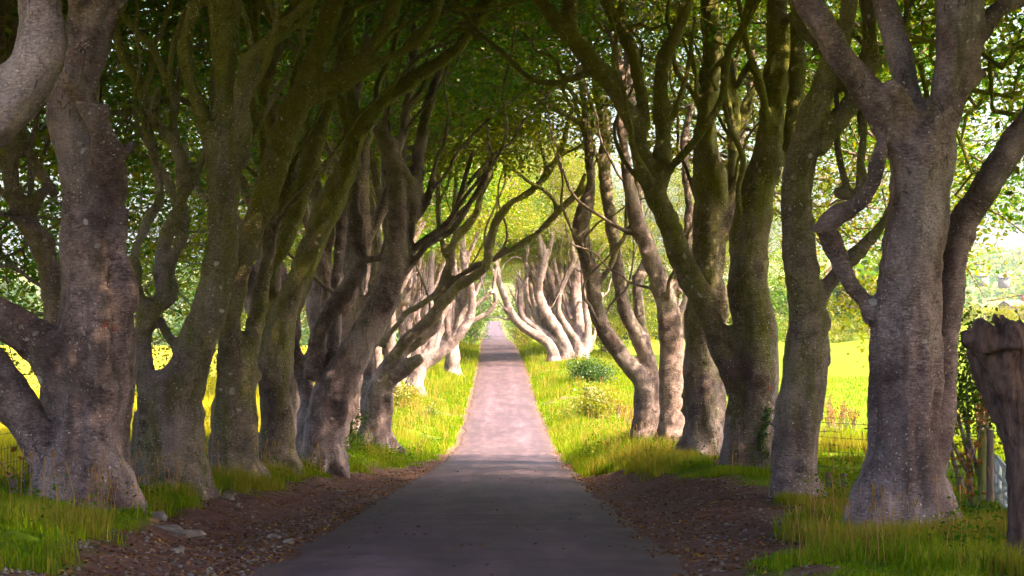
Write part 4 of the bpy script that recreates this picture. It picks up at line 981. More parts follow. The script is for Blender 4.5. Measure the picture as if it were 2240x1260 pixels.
bush('roadside_bush', *px2ground(1292, 830, 132), 1.5, 1.2, 1.0, 6500, .13, PAL_HOLLY, 'dense round dark green bush below the many-stemmed sunlit beech')
bush('roadside_shrub', *px2ground(1305, 900, 97), 1.1, 1.2, 0.95, 3800, .12, PAL_LIME, 'yellow-green shrub in front of the grey stone gatepost')
bush('roadside_shrub', *px2ground(1255, 905, 99), 0.7, 0.8, 0.4, 900, .09, PAL_LIME, 'low lime-coloured shrub by the lane, left of the taller yellow-green one')
bush('roadside_shrub', *px2ground(765, 945, 60), 0.45, 0.5, 0.85, 1500, .09, PAL_DARK, 'small dark shrub squeezed between two left trunks')
bush('roadside_shrub', *px2ground(886, 885, 106), 1.0, 1.0, 0.75, 2600, .11, PAL_LIME, 'bright leafy shrub on the left bank below the pale sunlit trunk')
bush('roadside_shrub', *px2ground(940, 905, 100), 0.45, 0.6, 0.35, 500, .09, PAL_DARK, 'low weed clump on the left verge in the sunlight')
for (x, y, d, rx, rz, pal, lab) in ((1032, 752, 225, 1.6, 2.2, PAL_BEECH, 'leafy bush under the far left row, beside the shadow stripes'),
                                    (1048, 742, 300, 1.7, 2.6, PAL_BEECH, 'smaller bush farther along the left verge, near the end of the avenue'),
                                    (1126, 752, 290, 1.5, 2.6, PAL_BEECH, 'bush on the right verge near the end of the avenue'),
                                    (1146, 770, 215, 1.3, 1.4, PAL_LIME, 'bright bush on the right verge below the leaning sunlit stems')):
    bush('verge_bush', *px2ground(x, y, d), rx, 2.2, rz, 2200, .17, pal, lab)
for k, (x, y, d, s) in enumerate(((1035, 735, 345, 1), (1132, 735, 350, 1))):
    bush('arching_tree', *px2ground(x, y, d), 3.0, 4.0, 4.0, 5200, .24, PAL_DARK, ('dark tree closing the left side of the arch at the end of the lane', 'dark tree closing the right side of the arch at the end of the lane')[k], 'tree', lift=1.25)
g0 = np.random.default_rng(44)
# tree row on the far side of the right-hand field, lit from behind the viewpoint
for (x, d, rx, rz, lab) in ((1330, 215, 2.2, 2.4, 'small sunlit tree seen through the gap, behind the leaning double beech'), (1400, 255, 3, 3.2, 'yellow-lit tree across the field, left of the lilac beech'), (1455, 300, 4, 4.5, 'tallest lit tree across the field, behind the lilac beech'), (1560, 310, 4, 3.8, 'lit tree across the field behind the upright split-footed beech')):
    bush('field_tree', hx(x, d), d, rx, 3, rz, 2600, .28, PAL_LIME, lab, 'tree')
hz = float(gz(hx(1850, 285), 285)); hedge = empty('field_hedge', (hx(1850, 285), 285, hz), 'yellow-green hedge along the far side of the right-hand pasture', 'hedge')
for k, (x, d, rx, rz) in enumerate(((1690, 290, 3.2, 2.4), (1740, 292, 3.0, 2.0), (1790, 290, 3.4, 2.2), (1850, 282, 3.6, 2.3), (1925, 285, 3.5, 2.4), (2000, 290, 3.4, 2.0), (2105, 300, 3.0, 2.0), (2190, 300, 2.6, 1.2), (2250, 310, 3.0, 1.6))):
    X = hx(x, d); c0 = np.array([X, d, float(gz(X, d))]); kk = 90; v = g0.normal(0, 1, (kk, 3)); v /= np.linalg.norm(v, axis=1)[:, None]; v *= g0.random((kk, 1)) ** .4
    V, Q, C = leaf_cloud(c0 + np.array([0, 0, rz * .8]) + v * np.array([rx, 2.5, rz]), 26, .5, .28, g0, PAL_LIME if k % 3 else PAL_WARM, flat=.7, upbias=.4)
    me = mesh_from('bush', V - np.array(hedge.location), quads=Q); point_color(me, C); obj('bush', me, M_LEAF, hedge)
bush('hanging_bush', *px2ground(2128, 985, 33), 1.05, 1.0, 1.35, 5200, .075, PAL_DARK, 'dark small-leaved bush behind the gate posts', lift=1.2)
bush('slender_shrub', *px2ground(2150, 760, 45), 0.55, .6, 1.4, 700, .075, PAL_DARK, 'loose leafy shrub rising in front of the far valley', lift=1.6, stems=9)

def forest(name, label, spots, g, pal, quads=150):
    Vs, Qs, Cs = [], [], []; n = 0
    for (x, y, r, h) in spots:
        z = float(gz(x, y)); v = g.normal(0, 1, (quads // 6, 3)); v /= np.linalg.norm(v, axis=1)[:, None]; v[:, 2] = np.abs(v[:, 2]) * 1.0 - .25
        cen = np.array([x, y, z + h * .45]) + v * np.array([r, r, h * .55]) * g.uniform(.7, 1.05, (len(v), 1))
        V, Q, C = leaf_cloud(cen, 6, r * .26, r * .42, g, pal, flat=.8, upbias=.5, jit=.15)
        Vs.append(V); Qs.append(Q + n); Cs.append(C); n += len(V)
    me = mesh_from(name, np.vstack(Vs), quads=np.vstack(Qs)); point_color(me, np.vstack(Cs))
    return tag(obj(name, me, M_LEAF), label, 'woodland', None, 'stuff')
g = np.random.default_rng(5)
sp = []
for _ in range(420):
    y = g.uniform(700, 1500); a = g.uniform(-.275, -.015); sp.append((a * y, y, g.uniform(5, 9), g.uniform(9, 15)))
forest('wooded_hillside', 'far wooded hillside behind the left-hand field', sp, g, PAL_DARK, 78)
sp = []
for _ in range(300):
    y = g.uniform(335, 430); a = g.uniform(.03, .20); sp.append((a * y, y, g.uniform(3, 5.5), g.uniform(10, 16)))
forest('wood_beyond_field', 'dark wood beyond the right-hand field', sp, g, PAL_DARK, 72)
sp = []
for _ in range(260):
    y = g.uniform(560, 1500); a = g.uniform(.205, .30); sp.append((a * y, y, g.uniform(5, 9), g.uniform(8, 13)))
for _ in range(300):
    y = g.uniform(1500, 3600); a = g.uniform(.15, .32); 
    if fbm(np.array(a * y * .004), np.array(y * .004), 61, 2) > .5: sp.append((a * y, y, g.uniform(9, 17), g.uniform(10, 17)))
for ln in (1750, 2000, 2300, 2650, 2950, 3200):     # hedgerows
    for q in np.arange(.19, .30, .0045): sp.append((q * ln + g.normal(0, 3), ln + 160 * (q - .2) / .1 + g.normal(0, 8), g.uniform(7, 12), g.uniform(6, 10)))
forest('valley_woods', 'hazy hedgerows and woods across the valley at the right', sp, g, PAL_BEECH + PAL_WARM, 42)

def house(x, px_top, d, wd, hgt, roofh, label, rz=0.0):
    z = EYE + (CY - px_top) / F * d - hgt - roofh; c = (x, d, z); e = empty('farm_house', c, label, 'house'); e.rotation_euler = (0, 0, rz)
    mb = MB(); mb.box((-wd / 2, -4, -6), (wd / 2, 4, hgt)); obj('wall', mb.mesh('wall', False), M_WALL, e)
    V = np.array([(-wd / 2 - .4, -4.6, hgt - .2), (wd / 2 + .4, -4.6, hgt - .2), (wd / 2 + .4, 4.6, hgt - .2), (-wd / 2 - .4, 4.6, hgt - .2), (-wd / 2 - .4, 0, hgt + roofh), (wd / 2 + .4, 0, hgt + roofh)])
    rf = obj('roof', mesh_from('roof', V, faces=[(0, 1, 5, 4), (2, 3, 4, 5), (1, 2, 5), (3, 0, 4), (3, 2, 1, 0)]), M_ROOF, e)
    mb = MB(); mb.box((wd * .18, -.7, hgt + roofh - 1.2), (wd * .18 + 1.6, .7, hgt + roofh + 1.8)); obj('chimney', mb.mesh('chimney', False), M_BRICKCH, rf)
    for q in (-.3, -.05, .25):
        mb = MB(); mb.box((q * wd - .6, -4.06, hgt * .3), (q * wd + .6, -3.98, hgt * .75)); obj('window', mb.mesh('window', False), M_PANE, e)
house(hx(2148, 1500), 597, 1500, 8, 2.2, 2.2, 'white far house with a pinkish roof, left of two in the valley', .1)
house(hx(2196, 1480), 600, 1480, 8, 2.2, 2.2, 'white far house with a brick chimney, right of two in the valley', -.1)
house(hx(2140, 2150), 572, 2150, 8, 2.5, 2.0, 'small pale house higher on the far slope')
house(hx(2226, 640), 657, 640, 9, 2, 1.6, 'long low barn roof at the right edge above the field', .25)

# ------------------------------------------------------------------ grass
def blades(n_try, xr, yr, hgt, wid, dens, g, palf, seg=2, mask=None, name='grass', lean=.35):
    x = g.uniform(*xr, n_try); y = g.uniform(*yr, n_try) if dens is None else dens(g, n_try)
    u = x + 0.0; X = cxr(y) + u
    sm = soil_mask(X, y); k = (sm < g.uniform(.15, .75, n_try)) & (np.abs(u) > 2.0)
    if mask is not None: k &= mask(X, y, u)
    X, y = X[k], y[k]; n = len(X); z = gz(X, y) - 0.02
    pn = fbm(X * .7, y * .45, 51, 3); H = hgt(X, y, pn, g) ; W = wid(y)
    a = g.uniform(0, 6.283, n); le = g.normal(0, lean, n) * H; lx = np.cos(a) * le; ly = np.sin(a) * le
    fa = g.uniform(0, 6.283, n); sx = np.cos(fa) * W / 2; sy = np.sin(fa) * W / 2
    b = np.stack([X, y, z], -1); s = np.stack([sx, sy, 0 * sx], -1)
    if seg == 2:
        m = b + np.stack([lx * .35, ly * .35, H * .6], -1); tp = b + np.stack([lx, ly, H * (1 - .15 * np.minimum(1, np.abs(le) / H))], -1)
        V = np.stack([b - s, b + s, m + s * .8, m - s * .8, tp], 1).reshape(-1, 3); i = np.arange(n)[:, None] * 5
        Q = i + np.array([[0, 1, 2, 3]]); T = i + np.array([[3, 2, 4]]); r = 5
    else:
        tp = b + np.stack([lx, ly, H], -1); V = np.stack([b - s, b + s, tp], 1).reshape(-1, 3); Q = None; T = np.arange(n * 3).reshape(-1, 3); r = 3
    me = mesh_from(name, V, quads=Q, tris=T); point_color(me, np.repeat(palf(X, y, pn, g), r, 0)); return me
def gpal(X, y, pn, g):
    n = len(X); A = np.array([0.065, 0.165, 0.004]); B = np.array([0.205, 0.245, 0.005]); D = np.array([0.36, 0.225, 0.055])
    t = g.random(n)[:, None]; c = A * (1 - t) + B * t
    dry = ss(.54, .74, pn + .10 * (fbm(X * .25 + 4, y * .25, 91, 2) - .5) + g.normal(0, .08, n))[:, None] * (0.55 - .2 * ss(48, 75, y)[:, None])
    return (c * (1 - dry) + D * dry) * g.uniform(.75, 1.2, (n, 1))
def hnear(X, y, pn, g): return (0.045 + 0.20 * ss(.36, .72, pn)) * g.uniform(.6, 1.35, len(X)) * (1 - .62 * ss(3.8, 4.6, X - cxr(y)) * ss(34, 31, y) * ss(21, 24, y)) * (1 - .35 * ss(-4.6, -5.4, X - cxr(y)) * ss(30, 25, y))
g = np.random.default_rng(12)
def ny(g, n): return 11 + 37 * g.random(n) ** 1.25
def split_y(lo, hi, p): return lambda g, n: lo + (hi - lo) * g.random(n) ** p
for (n_, xr, yr, seg, lab) in ((60000, (-6.6, -2.2), (12, 27), 2, 'green and straw grass in front of the huge gnarled beech on the left'), (90000, (-7.2, -2.2), (27, 48), 1, 'grass tongues between the shaded left trunks'),
                               (60000, (2.0, 6.8), (11, 27), 2, 'long grass in front of the massive pale beech on the right'), (95000, (2.0, 7.2), (27, 48), 1, 'grassy bank below the shaded right trunks')):
    me = blades(n_, xr, None, hnear, lambda y: 0.008 + 0.00030 * y, split_y(yr[0], yr[1], 1.15), g, gpal, seg=seg)
    tag(obj('grass', me, M_GRASS), lab, 'grass', None, 'stuff')
def my(g, n): return 47 + 170 * g.random(n) ** 1.5
def hmid(X, y, pn, g): return (0.10 + 0.30 * ss(.3, .7, pn)) * g.uniform(.6, 1.3, len(X)) * (1 + .3 * ss(80, 140, y))
me = blades(110000, (-9, -1.9), None, hmid, lambda y: 0.012 + 0.00030 * y, my, g, gpal, seg=1)
tag(obj('grass', me, M_GRASS), 'sunlit rough grass on the left bank farther down the lane', 'grass', None, 'stuff')
me = blades(140000, (1.9, 12), None, hmid, lambda y: 0.012 + 0.00030 * y, my, g, gpal, seg=1)
tag(obj('grass', me, M_GRASS), 'sunlit rough grass on the right bank in the gap', 'grass', None, 'stuff')
def fpal(X, y, pn, g):
    n = len(X); t = g.random(n)[:, None]; return (np.array([.30, .27, .012]) * (1 - t) + np.array([.44, .36, .02]) * t) * g.uniform(.8, 1.15, (n, 1))
def fpalr(X, y, pn, g):
    n = len(X); t = g.random(n)[:, None]; return (np.array([.09, .19, .004]) * (1 - t) + np.array([.19, .25, .006]) * t) * g.uniform(.8, 1.15, (n, 1))
def fy(g, n): return 24 + 130 * g.random(n) ** 1.6
me = blades(55000, (-30, -7.2), None, lambda X, y, pn, g: .35 * g.uniform(.7, 1.2, len(X)), lambda y: .02 + .0004 * y, fy, g, fpal, seg=1)
tag(obj('field_crop', me, M_GRASS), 'bright yellow crop standing in the left-hand field', 'crop', None, 'stuff')
me = blades(55000, (7.2, 34), None, lambda X, y, pn, g: .16 * g.uniform(.7, 1.3, len(X)), lambda y: .02 + .0004 * y, fy, g, fpalr, seg=1)
tag(obj('pasture_grass', me, M_GRASS), 'bright green pasture grass in the right-hand field', 'grass', None, 'stuff')
# tall dry stalks with seed heads
def stalks(n, xr, yf, label, seed, h=(.3, .65)):
    g = np.random.default_rng(seed); u = g.uniform(*xr, n); y = yf(g, n); X = cxr(y) + u
    k = (soil_mask(X, y) < .45) & (fbm(X * .9, y * .5, 71, 3) > .53) & ~((u > 4.4) & (y < 33) & (g.random(len(u)) < .7)); X, y = X[k], y[k]; n = len(X); z = gz(X, y)
    H = g.uniform(*h, n); a = g.uniform(0, 6.28, n); le = g.uniform(.02, .22, n) * H
    b = np.stack([X, y, z], -1); m = b + np.stack([np.cos(a) * le * .3, np.sin(a) * le * .3, H * .55], -1); t = b + np.stack([np.cos(a) * le, np.sin(a) * le, H], -1)
    V, Q = twig_mesh(b, m, t, np.full(n, .0032) + .00004 * y, sides=3)
    hd = t + (t - m) * .32; mm = (t + hd) / 2; V2, Q2 = twig_mesh(t, mm, hd, np.full(n, .0085) + .00007 * y, sides=3)
    c = np.array([.40, .235, .085]) * g.uniform(.7, 1.15, (n, 1))
    me = mesh_from('dry_grass', np.vstack([V, V2]), quads=np.vstack([Q, Q2 + len(V)])); point_color(me, np.vstack([np.repeat(c, 9, 0), np.repeat(c * .9, 9, 0)]))
    tag(obj('dry_grass', me, M_GRASS), label, 'dry grass', None, 'stuff')
stalks(1100, (-6.6, -3.2), lambda g, n: 17 + 30 * g.random(n) ** 1.5, 'tall orange dry grass at the feet of the left trunks', 3)
stalks(900, (2.8, 6.6), lambda g, n: 17 + 46 * g.random(n) ** 1.2, 'tall straw-coloured grass at the feet of the right trunks', 4)
stalks(1200, (-6, -2.4), lambda g, n: 60 + 70 * g.random(n), 'sunlit straw grass along the left bank', 5)
stalks(1500, (2.4, 7), lambda g, n: 62 + 110 * g.random(n), 'sunlit straw grass along the right bank', 6)

# leaf litter and grit on the bare verges
def litter():
    g = np.random.default_rng(9); n = 24000; y = 14 + 60 * g.random(n) ** 1.6; u = np.where(g.random(n) < .5, g.uniform(-4.2, -1.8, n), g.uniform(1.7, 4.6, n)); u = np.where(g.random(n) < .012, g.uniform(-1.9, 1.9, n), u); X = cxr(y) + u
    k = (soil_mask(X, y) > .4) & (fbm(X * 1.3, y * .8, 111, 3) > .40); X, y, u = X[k], y[k], u[k]; n = len(X); p = np.stack([X, y, np.maximum(gz(X, y), np.where(np.abs(u) < 2.02, zroad(y) + .035, -99)) + .018], -1)
    V, Q, C = leaf_cloud(p, 1, .001, .055, g, [(4, (.13, .06, .03)), (2, (.24, .11, .04)), (.5, (.34, .22, .05)), (3, (.07, .04, .03))], upbias=2.2)
    me = mesh_from('leaf_litter', V, quads=Q); point_color(me, C); tag(obj('leaf_litter', me, M_GRASS), 'fallen brown leaves on the bare soil beside the lane', 'leaf litter', None, 'stuff')
    m = 6500; y = 14 + 60 * g.random(m) ** 1.7; u = np.where(g.random(m) < .55, g.uniform(-4.0, -1.9, m), g.uniform(1.7, 4.0, m)); X = cxr(y) + u
    k = soil_mask(X, y) > .5; X, y = X[k], y[k]; m = len(X); r = g.uniform(.008, .030, m) * (1 + .5 * (g.random(m) > .93))
    O = np.array([(1, 0, 0), (0, 1, 0), (-1, 0, 0), (0, -1, 0), (0, 0, .7), (0, 0, -.7)]); V = np.stack([X, y, gz(X, y) + r * .2], -1)[:, None] + O[None] * r[:, None, None] * g.uniform(.6, 1.3, (m, 6, 1))
    Fc = np.array([(0, 1, 4), (1, 2, 4), (2, 3, 4), (3, 0, 4), (1, 0, 5), (2, 1, 5), (3, 2, 5), (0, 3, 5)])
    T = (np.arange(m)[:, None, None] * 6 + Fc[None]).reshape(-1, 3)
    tag(obj('gravel', mesh_from('gravel', V.reshape(-1, 3), tris=T), M_STONE), 'loose grit and pebbles on the bare soil verges', 'gravel', None, 'stuff')
litter()
def weeds(n, xr, yr, label, seed, size=.085):
    g = np.random.default_rng(seed); u = g.uniform(*xr, n); y = yr[0] + (yr[1] - yr[0]) * g.random(n) ** 1.3; X = cxr(y) + u; k = (soil_mask(X, y) < .3) & (fbm(X * .6, y * .35, 131, 3) > .50); X, y = X[k], y[k]
    c = np.stack([X, y, gz(X, y) + g.uniform(.05, .38, len(X))], -1); V, Q, C = leaf_cloud(c, 16, .12, size, g, [(3, (.045, .12, .010)), (3, (.075, .15, .010)), (2, (.15, .19, .010)), (.5, (.26, .17, .03))], flat=.8, upbias=.5)
    me = mesh_from('verge_weeds', V, quads=Q); point_color(me, C); tag(obj('verge_weeds', me, M_GRASS), label, 'weeds', None, 'stuff')
weeds(800, (-6, -2.4), (50, 130), 'nettles and broad-leaved weeds along the sunlit left bank', 14)
weeds(900, (2.3, 7), (48, 150), 'nettles and broad-leaved weeds along the sunlit right bank', 15)
weeds(240, (-6.4, -3.4), (17, 48), 'low broad-leaved weeds between the shaded left trunks', 16, .06)
weeds(260, (3.0, 6.4), (17, 48), 'low broad-leaved weeds below the shaded right trunks', 17, .06)

# ------------------------------------------------------------------ stones
def stone_mesh(sx, sy, sz, seed, name='stone'):
    bm = bmesh.new(); bmesh.ops.create_icosphere(bm, subdivisions=2, radius=1); g = np.random.default_rng(seed); ph = g.uniform(0, 6, 9)
    for v in bm.verts:
        c = v.co; k = 1 + .16 * math.sin(3 * c.x + ph[0]) * math.cos(2.3 * c.y + ph[1]) + .12 * math.sin(5 * c.z + ph[2] + 2 * c.x) + .07 * math.sin(8 * c.y + ph[3])
        c.x = math.copysign(abs(c.x) ** .75, c.x); c.y = math.copysign(abs(c.y) ** .75, c.y); c.z = math.copysign(abs(c.z) ** .7, c.z)
        v.co = Vector((c.x * sx * k, c.y * sy * k, c.z * sz * k))
    me = bpy.data.meshes.new(name); bm.to_mesh(me); bm.free(); return me
for k, (x, y, d, sx, sz, lab) in enumerate(((372, 1192, 22.5, .14, .06, 'dark flat stone on the left soil verge, beside a wider pale one'), (412, 1193, 22.5, .19, .07, 'wide pale flat stone set in the left soil verge'), (387, 1232, 20, .09, .05, 'small rounded stone nearest the bottom on the left verge'), (345, 1178, 23.6, .12, .06, 'stone at the edge of the grass tuft on the left verge'),
                                          (632, 1200, 22.3, .07, .04, 'small pale stone at the ragged left edge of the asphalt'), (600, 1184, 23.0, .11, .04, 'flat stone on the soil just left of the asphalt edge'), (497, 1128, 29, .10, .05, 'stone lying below the second grass tongue on the left'), (742, 1085, 36.5, .14, .05, 'flat stone on the soil in the middle of the left verge'), (822, 1092, 35, .09, .05, 'small stone near the left asphalt edge, farther along'))):
    X, Y = (x - CX) / F * d, d
    o = obj('stone', stone_mesh(sx, sx * .75, sz, k), M_STONE, None, (X, Y, float(gz(X, Y)) + sz * .25)); o.rotation_euler = (0, 0, k); tag(o, lab, 'stone', 'loose stones on the verge')
# tumbled wall on the left
c0 = np.array([hx(852, 112), 112, 0]); c0[2] = float(gz(c0[0], c0[1]))
e = empty('tumbled_wall', c0, 'tumbled heap of wall stones at the field edge on the left', 'stone wall')
sm = [stone_mesh(.34, .26, .2, 40 + k) for k in range(4)]
for k in range(34):
    o = obj('stone', sm[k % 4], M_STONE, e); t = k / 34; lv = int(rng.integers(0, 4))
    o.location = (rng.uniform(-1.7, 1.0) * (1 - lv * .15), rng.uniform(-.5, .5), .12 + lv * .3); o.rotation_euler = tuple(rng.uniform(-.5, .5, 3) + np.array([0, 0, k])); o.scale = (rng.uniform(.7, 1.2),) * 3
# stone gatepost and low wall on the right
X, Y = hx(1291, 112), 112.0; z = float(gz(X, Y))
mb = MB(); mb.box((-.34, -.3, -.5), (.34, .3, 1.0)); me = mb.mesh('stone_gatepost', False)
bm = bmesh.new(); bm.from_mesh(me); bmesh.ops.subdivide_edges(bm, edges=bm.edges[:], cuts=3, use_grid_fill=True)
for v in bm.verts: v.co += Vector(rng.normal(0, .018, 3))
bmesh.ops.bevel(bm, geom=[ed for ed in bm.edges if ed.calc_face_angle(0) > 1.0], offset=.04, segments=1, affect='EDGES'); bm.to_mesh(me); bm.free()
o = obj('stone_gatepost', me, M_STONE, None, (X, Y, z)); o.rotation_euler = (0, 0, .5); tag(o, 'square grey stone gatepost in front of the dark round bush', 'gatepost')
c0 = np.array([hx(1330, 100), 104, 0]); c0[2] = float(gz(c0[0], c0[1]))
e = empty('field_wall', c0, 'low broken field wall running from the grey gatepost towards the right trunks', 'stone wall')
for k in range(16):
    o = obj('stone', sm[k % 4], M_STONE, e); t = rng.uniform(0, 1); lv = int(rng.integers(0, 2)); px, pd = 1306 + 16 * t, 111 - 8 * t
    xx = hx(px, pd); o.location = (xx - c0[0] + rng.normal(0, .08), pd - c0[1], float(gz(xx, pd)) - c0[2] + .15 + lv * .27); o.rotation_euler = tuple(rng.uniform(-.3, .3, 3) + np.array([0, 0, k])); o.scale = (rng.uniform(.7, 1.0),) * 3

# ------------------------------------------------------------------ fences, posts, gate
def post(name, x, d, top_y, w_px, label, mat_=None, round_=False, group=None, lean=(0, 0), parent=None):
    X = hx(x, d); z0 = float(gz(X, d)); top = EYE + (CY - top_y) / F * d; r = w_px / 2 * d / F
    mb = MB()
    if round_:
        pp = catmull(np.array([(0, 0, -.4), (lean[0] * .4, lean[1] * .4, (top - z0) * .5), (lean[0], lean[1], top - z0)]), .15); mb.tube(pp, np.full(len(pp), r) * np.linspace(1.08, .96, len(pp)), sides=12, flute=.04, seed=int(x))
        me = mb.mesh(name, True)
    else:
        n = 6
        for i in range(1):
            zs = np.linspace(-.4, top - z0, n); V = []
            for q, zz in enumerate(zs):
                f = np.clip(zz / (top - z0), 0, 1); j = rng.normal(0, .004, (4, 2)); s = r * (.9 if q == n - 1 else 1)
                V += [(sx * s + lean[0] * f + j[k, 0], sy * s + lean[1] * f + j[k, 1], zz) for k, (sx, sy) in enumerate(((-1, -1), (1, -1), (1, 1), (-1, 1)))]
            Q = [(a * 4 + k, a * 4 + (k + 1) % 4, a * 4 + 4 + (k + 1) % 4, a * 4 + 4 + k) for a in range(n - 1) for k in range(4)] + [(3, 2, 1, 0), tuple(range((n - 1) * 4, n * 4))]
            mb.add(np.array(V), np.array(Q))
        me = mb.mesh(name, False)
    o = obj(name, me, mat_ or M_POST, parent, (X, d, z0) if parent is None else tuple(np.array((X, d, z0)) - np.array(parent.location)))
    if parent is None: tag(o, label, 'post', group)
    return o
def wire_run(parent, a, b, hs, barb=True, netting=0):
    """strained wires between two points of the ground (x, d)"""
    L = math.hypot(b[0] - a[0], b[1] - a[1]); n = max(4, int(L / 1.2))
    ts = np.linspace(0, 1, n); xs = a[0] + (b[0] - a[0]) * ts; ys = a[1] + (b[1] - a[1]) * ts; zs = gz(xs, ys); zs = np.linspace(zs[0], zs[-1], n) * .5 + zs * .5
    off = np.array(parent.location)
    for h in hs:
        mb = MB(); pts = np.stack([xs, ys, zs + h - .03 * np.sin(np.pi * ts)], -1); mb.tube(pts, np.full(n, .0042), sides=4)
        if barb and h > .7:
            k = int(L / .11); tt = np.linspace(0.01, .99, k); c = np.stack([np.interp(tt, ts, pts[:, j]) for j in range(3)], -1)
            dv = rng.normal(0, 1, (k, 3)); dv /= np.linalg.norm(dv, axis=1)[:, None]; V, Q = twig_mesh(c - dv * .018, c, c + dv * .018, np.full(k, .004), 3); mb.add(V, Q)
        obj('wire', mb.mesh('wire', False, off=off), M_WIRE, parent)
    if netting:
        mb = MB(); k = int(L / netting)
        for t in np.linspace(0, 1, k):
            x = a[0] + (b[0] - a[0]) * t; y = a[1] + (b[1] - a[1]) * t; z = float(np.interp(t, ts, zs)); mb.tube(np.array([(x, y, z + .05), (x, y, z + hs[-2 if len(hs) > 1 else -1] * .8)]), np.full(2, .0028), sides=3)
        obj('netting', mb.mesh('netting', False, off=off), M_WIRE, parent)['kind'] = 'stuff'
fx = hx(30, 26.5)
e = empty('wire_fence', (fx, 26.5, float(gz(fx, 26.5))), 'barbed wire fence along the yellow field behind the left trunks', 'fence')
post('post', 30, 26.5, 1047, 14, '', parent=e); post('post', 50, 25.6, 1122, 10, '', M_GREENPOST, parent=e)
for d in (33, 40, 47, 54, 62): post('post', CX + (fx + .1) / d * F, d, CY + F * (EYE - float(gz(fx + .1, d)) - 1.1) / d, .11 * F / d, '', parent=e)
wire_run(e, (fx - .3, 20.5), (fx + .15, 62), (.22, .42, .62, .82, 1.06), netting=.16)
fx2 = hx(1803, 31.5)
e = empty('wire_fence', (fx2, 31.5, float(gz(fx2, 31.5))), 'wire fence along the green pasture behind the right trunks', 'fence')
post('post', 1812, 30, 1034, 12, '', parent=e); post('post', 1845, 29.5, 1036, 12, '', parent=e)
for d in (37, 43, 50, 57): post('post', CX + (fx2 + .5) / d * F, d, CY + F * (EYE - float(gz(fx2 + .5, d)) - .95) / d, .09 * F / d, '', parent=e)
post('post', 2102, 28.5, 1043, 13, '', parent=e); post('post', 2122, 28, 1046, 12, '', parent=e)
wire_run(e, (fx2 - .6, 33), (hx(2148, 27.6), 27.6), (.25, .5, .72, .95), netting=0)
wire_run(e, (fx2 + .5, 33), (fx2 + .6, 57), (.25, .5, .72, .95), netting=0)
post('gate_post', 2148, 27.2, 940, 15, 'green algae-covered board upright beside the round gate post', M_GREENPOST)
post('gate_post', 2166, 26.9, 940, 17, 'tall round weathered gate post holding the white gate', M_POST, True)
post('stake', 1804, 62, 935, 3.0, 'thin stake standing alone in the green pasture')
# gate: white bars running towards the camera on the right
gA = P(2179, 1000, 26.6); gB = P(2300, 1040, 19.5); zA = float(gz(gA[0], gA[1])) + .10; zB = zA + .0
e = empty('field_gate', (gA[0], gA[1], zA), 'white painted bar gate at the right edge, beside the tall round post', 'gate')
off = np.array([gA[0], gA[1], zA]); H = gA[2] - zA
dirg = np.array([gB[0] - gA[0], gB[1] - gA[1], 0.0]); Lg = np.linalg.norm(dirg); dirg /= Lg
for name, h in (('top_rail', 1.0), ('rail', .62), ('rail', .30), ('rail', .06)):
    mb = MB(); pp = np.array([off + np.array([0, 0, H * h]), off + dirg * Lg / 2 + np.array([0, 0, H * h - .015]), off + dirg * Lg + np.array([0, 0, H * h])]); mb.tube(catmull(pp, .3), np.full(len(catmull(pp, .3)), .034 if h > .9 else .024), sides=8); obj(name, mb.mesh(name, off=off), M_GATE, e)
for q in (0.0, .55, 1.5, 2.6, 3.7, Lg):
    mb = MB(); b = off + dirg * q; pp = np.array([b + np.array([0, 0, -.02]), b + np.array([0, 0, H * .5]), b + np.array([0, 0, H + .02])]); mb.tube(pp, np.full(3, .030), sides=8); obj('upright', mb.mesh('upright', off=off), M_GATE, e)
mb = MB(); mb.tube(np.array([off + np.array([0, 0, H * .04]), off + dirg * Lg * .5 + np.array([0, 0, H * .96])]), np.full(2, .022), sides=8); obj('brace', mb.mesh('brace', off=off), M_GATE, e)

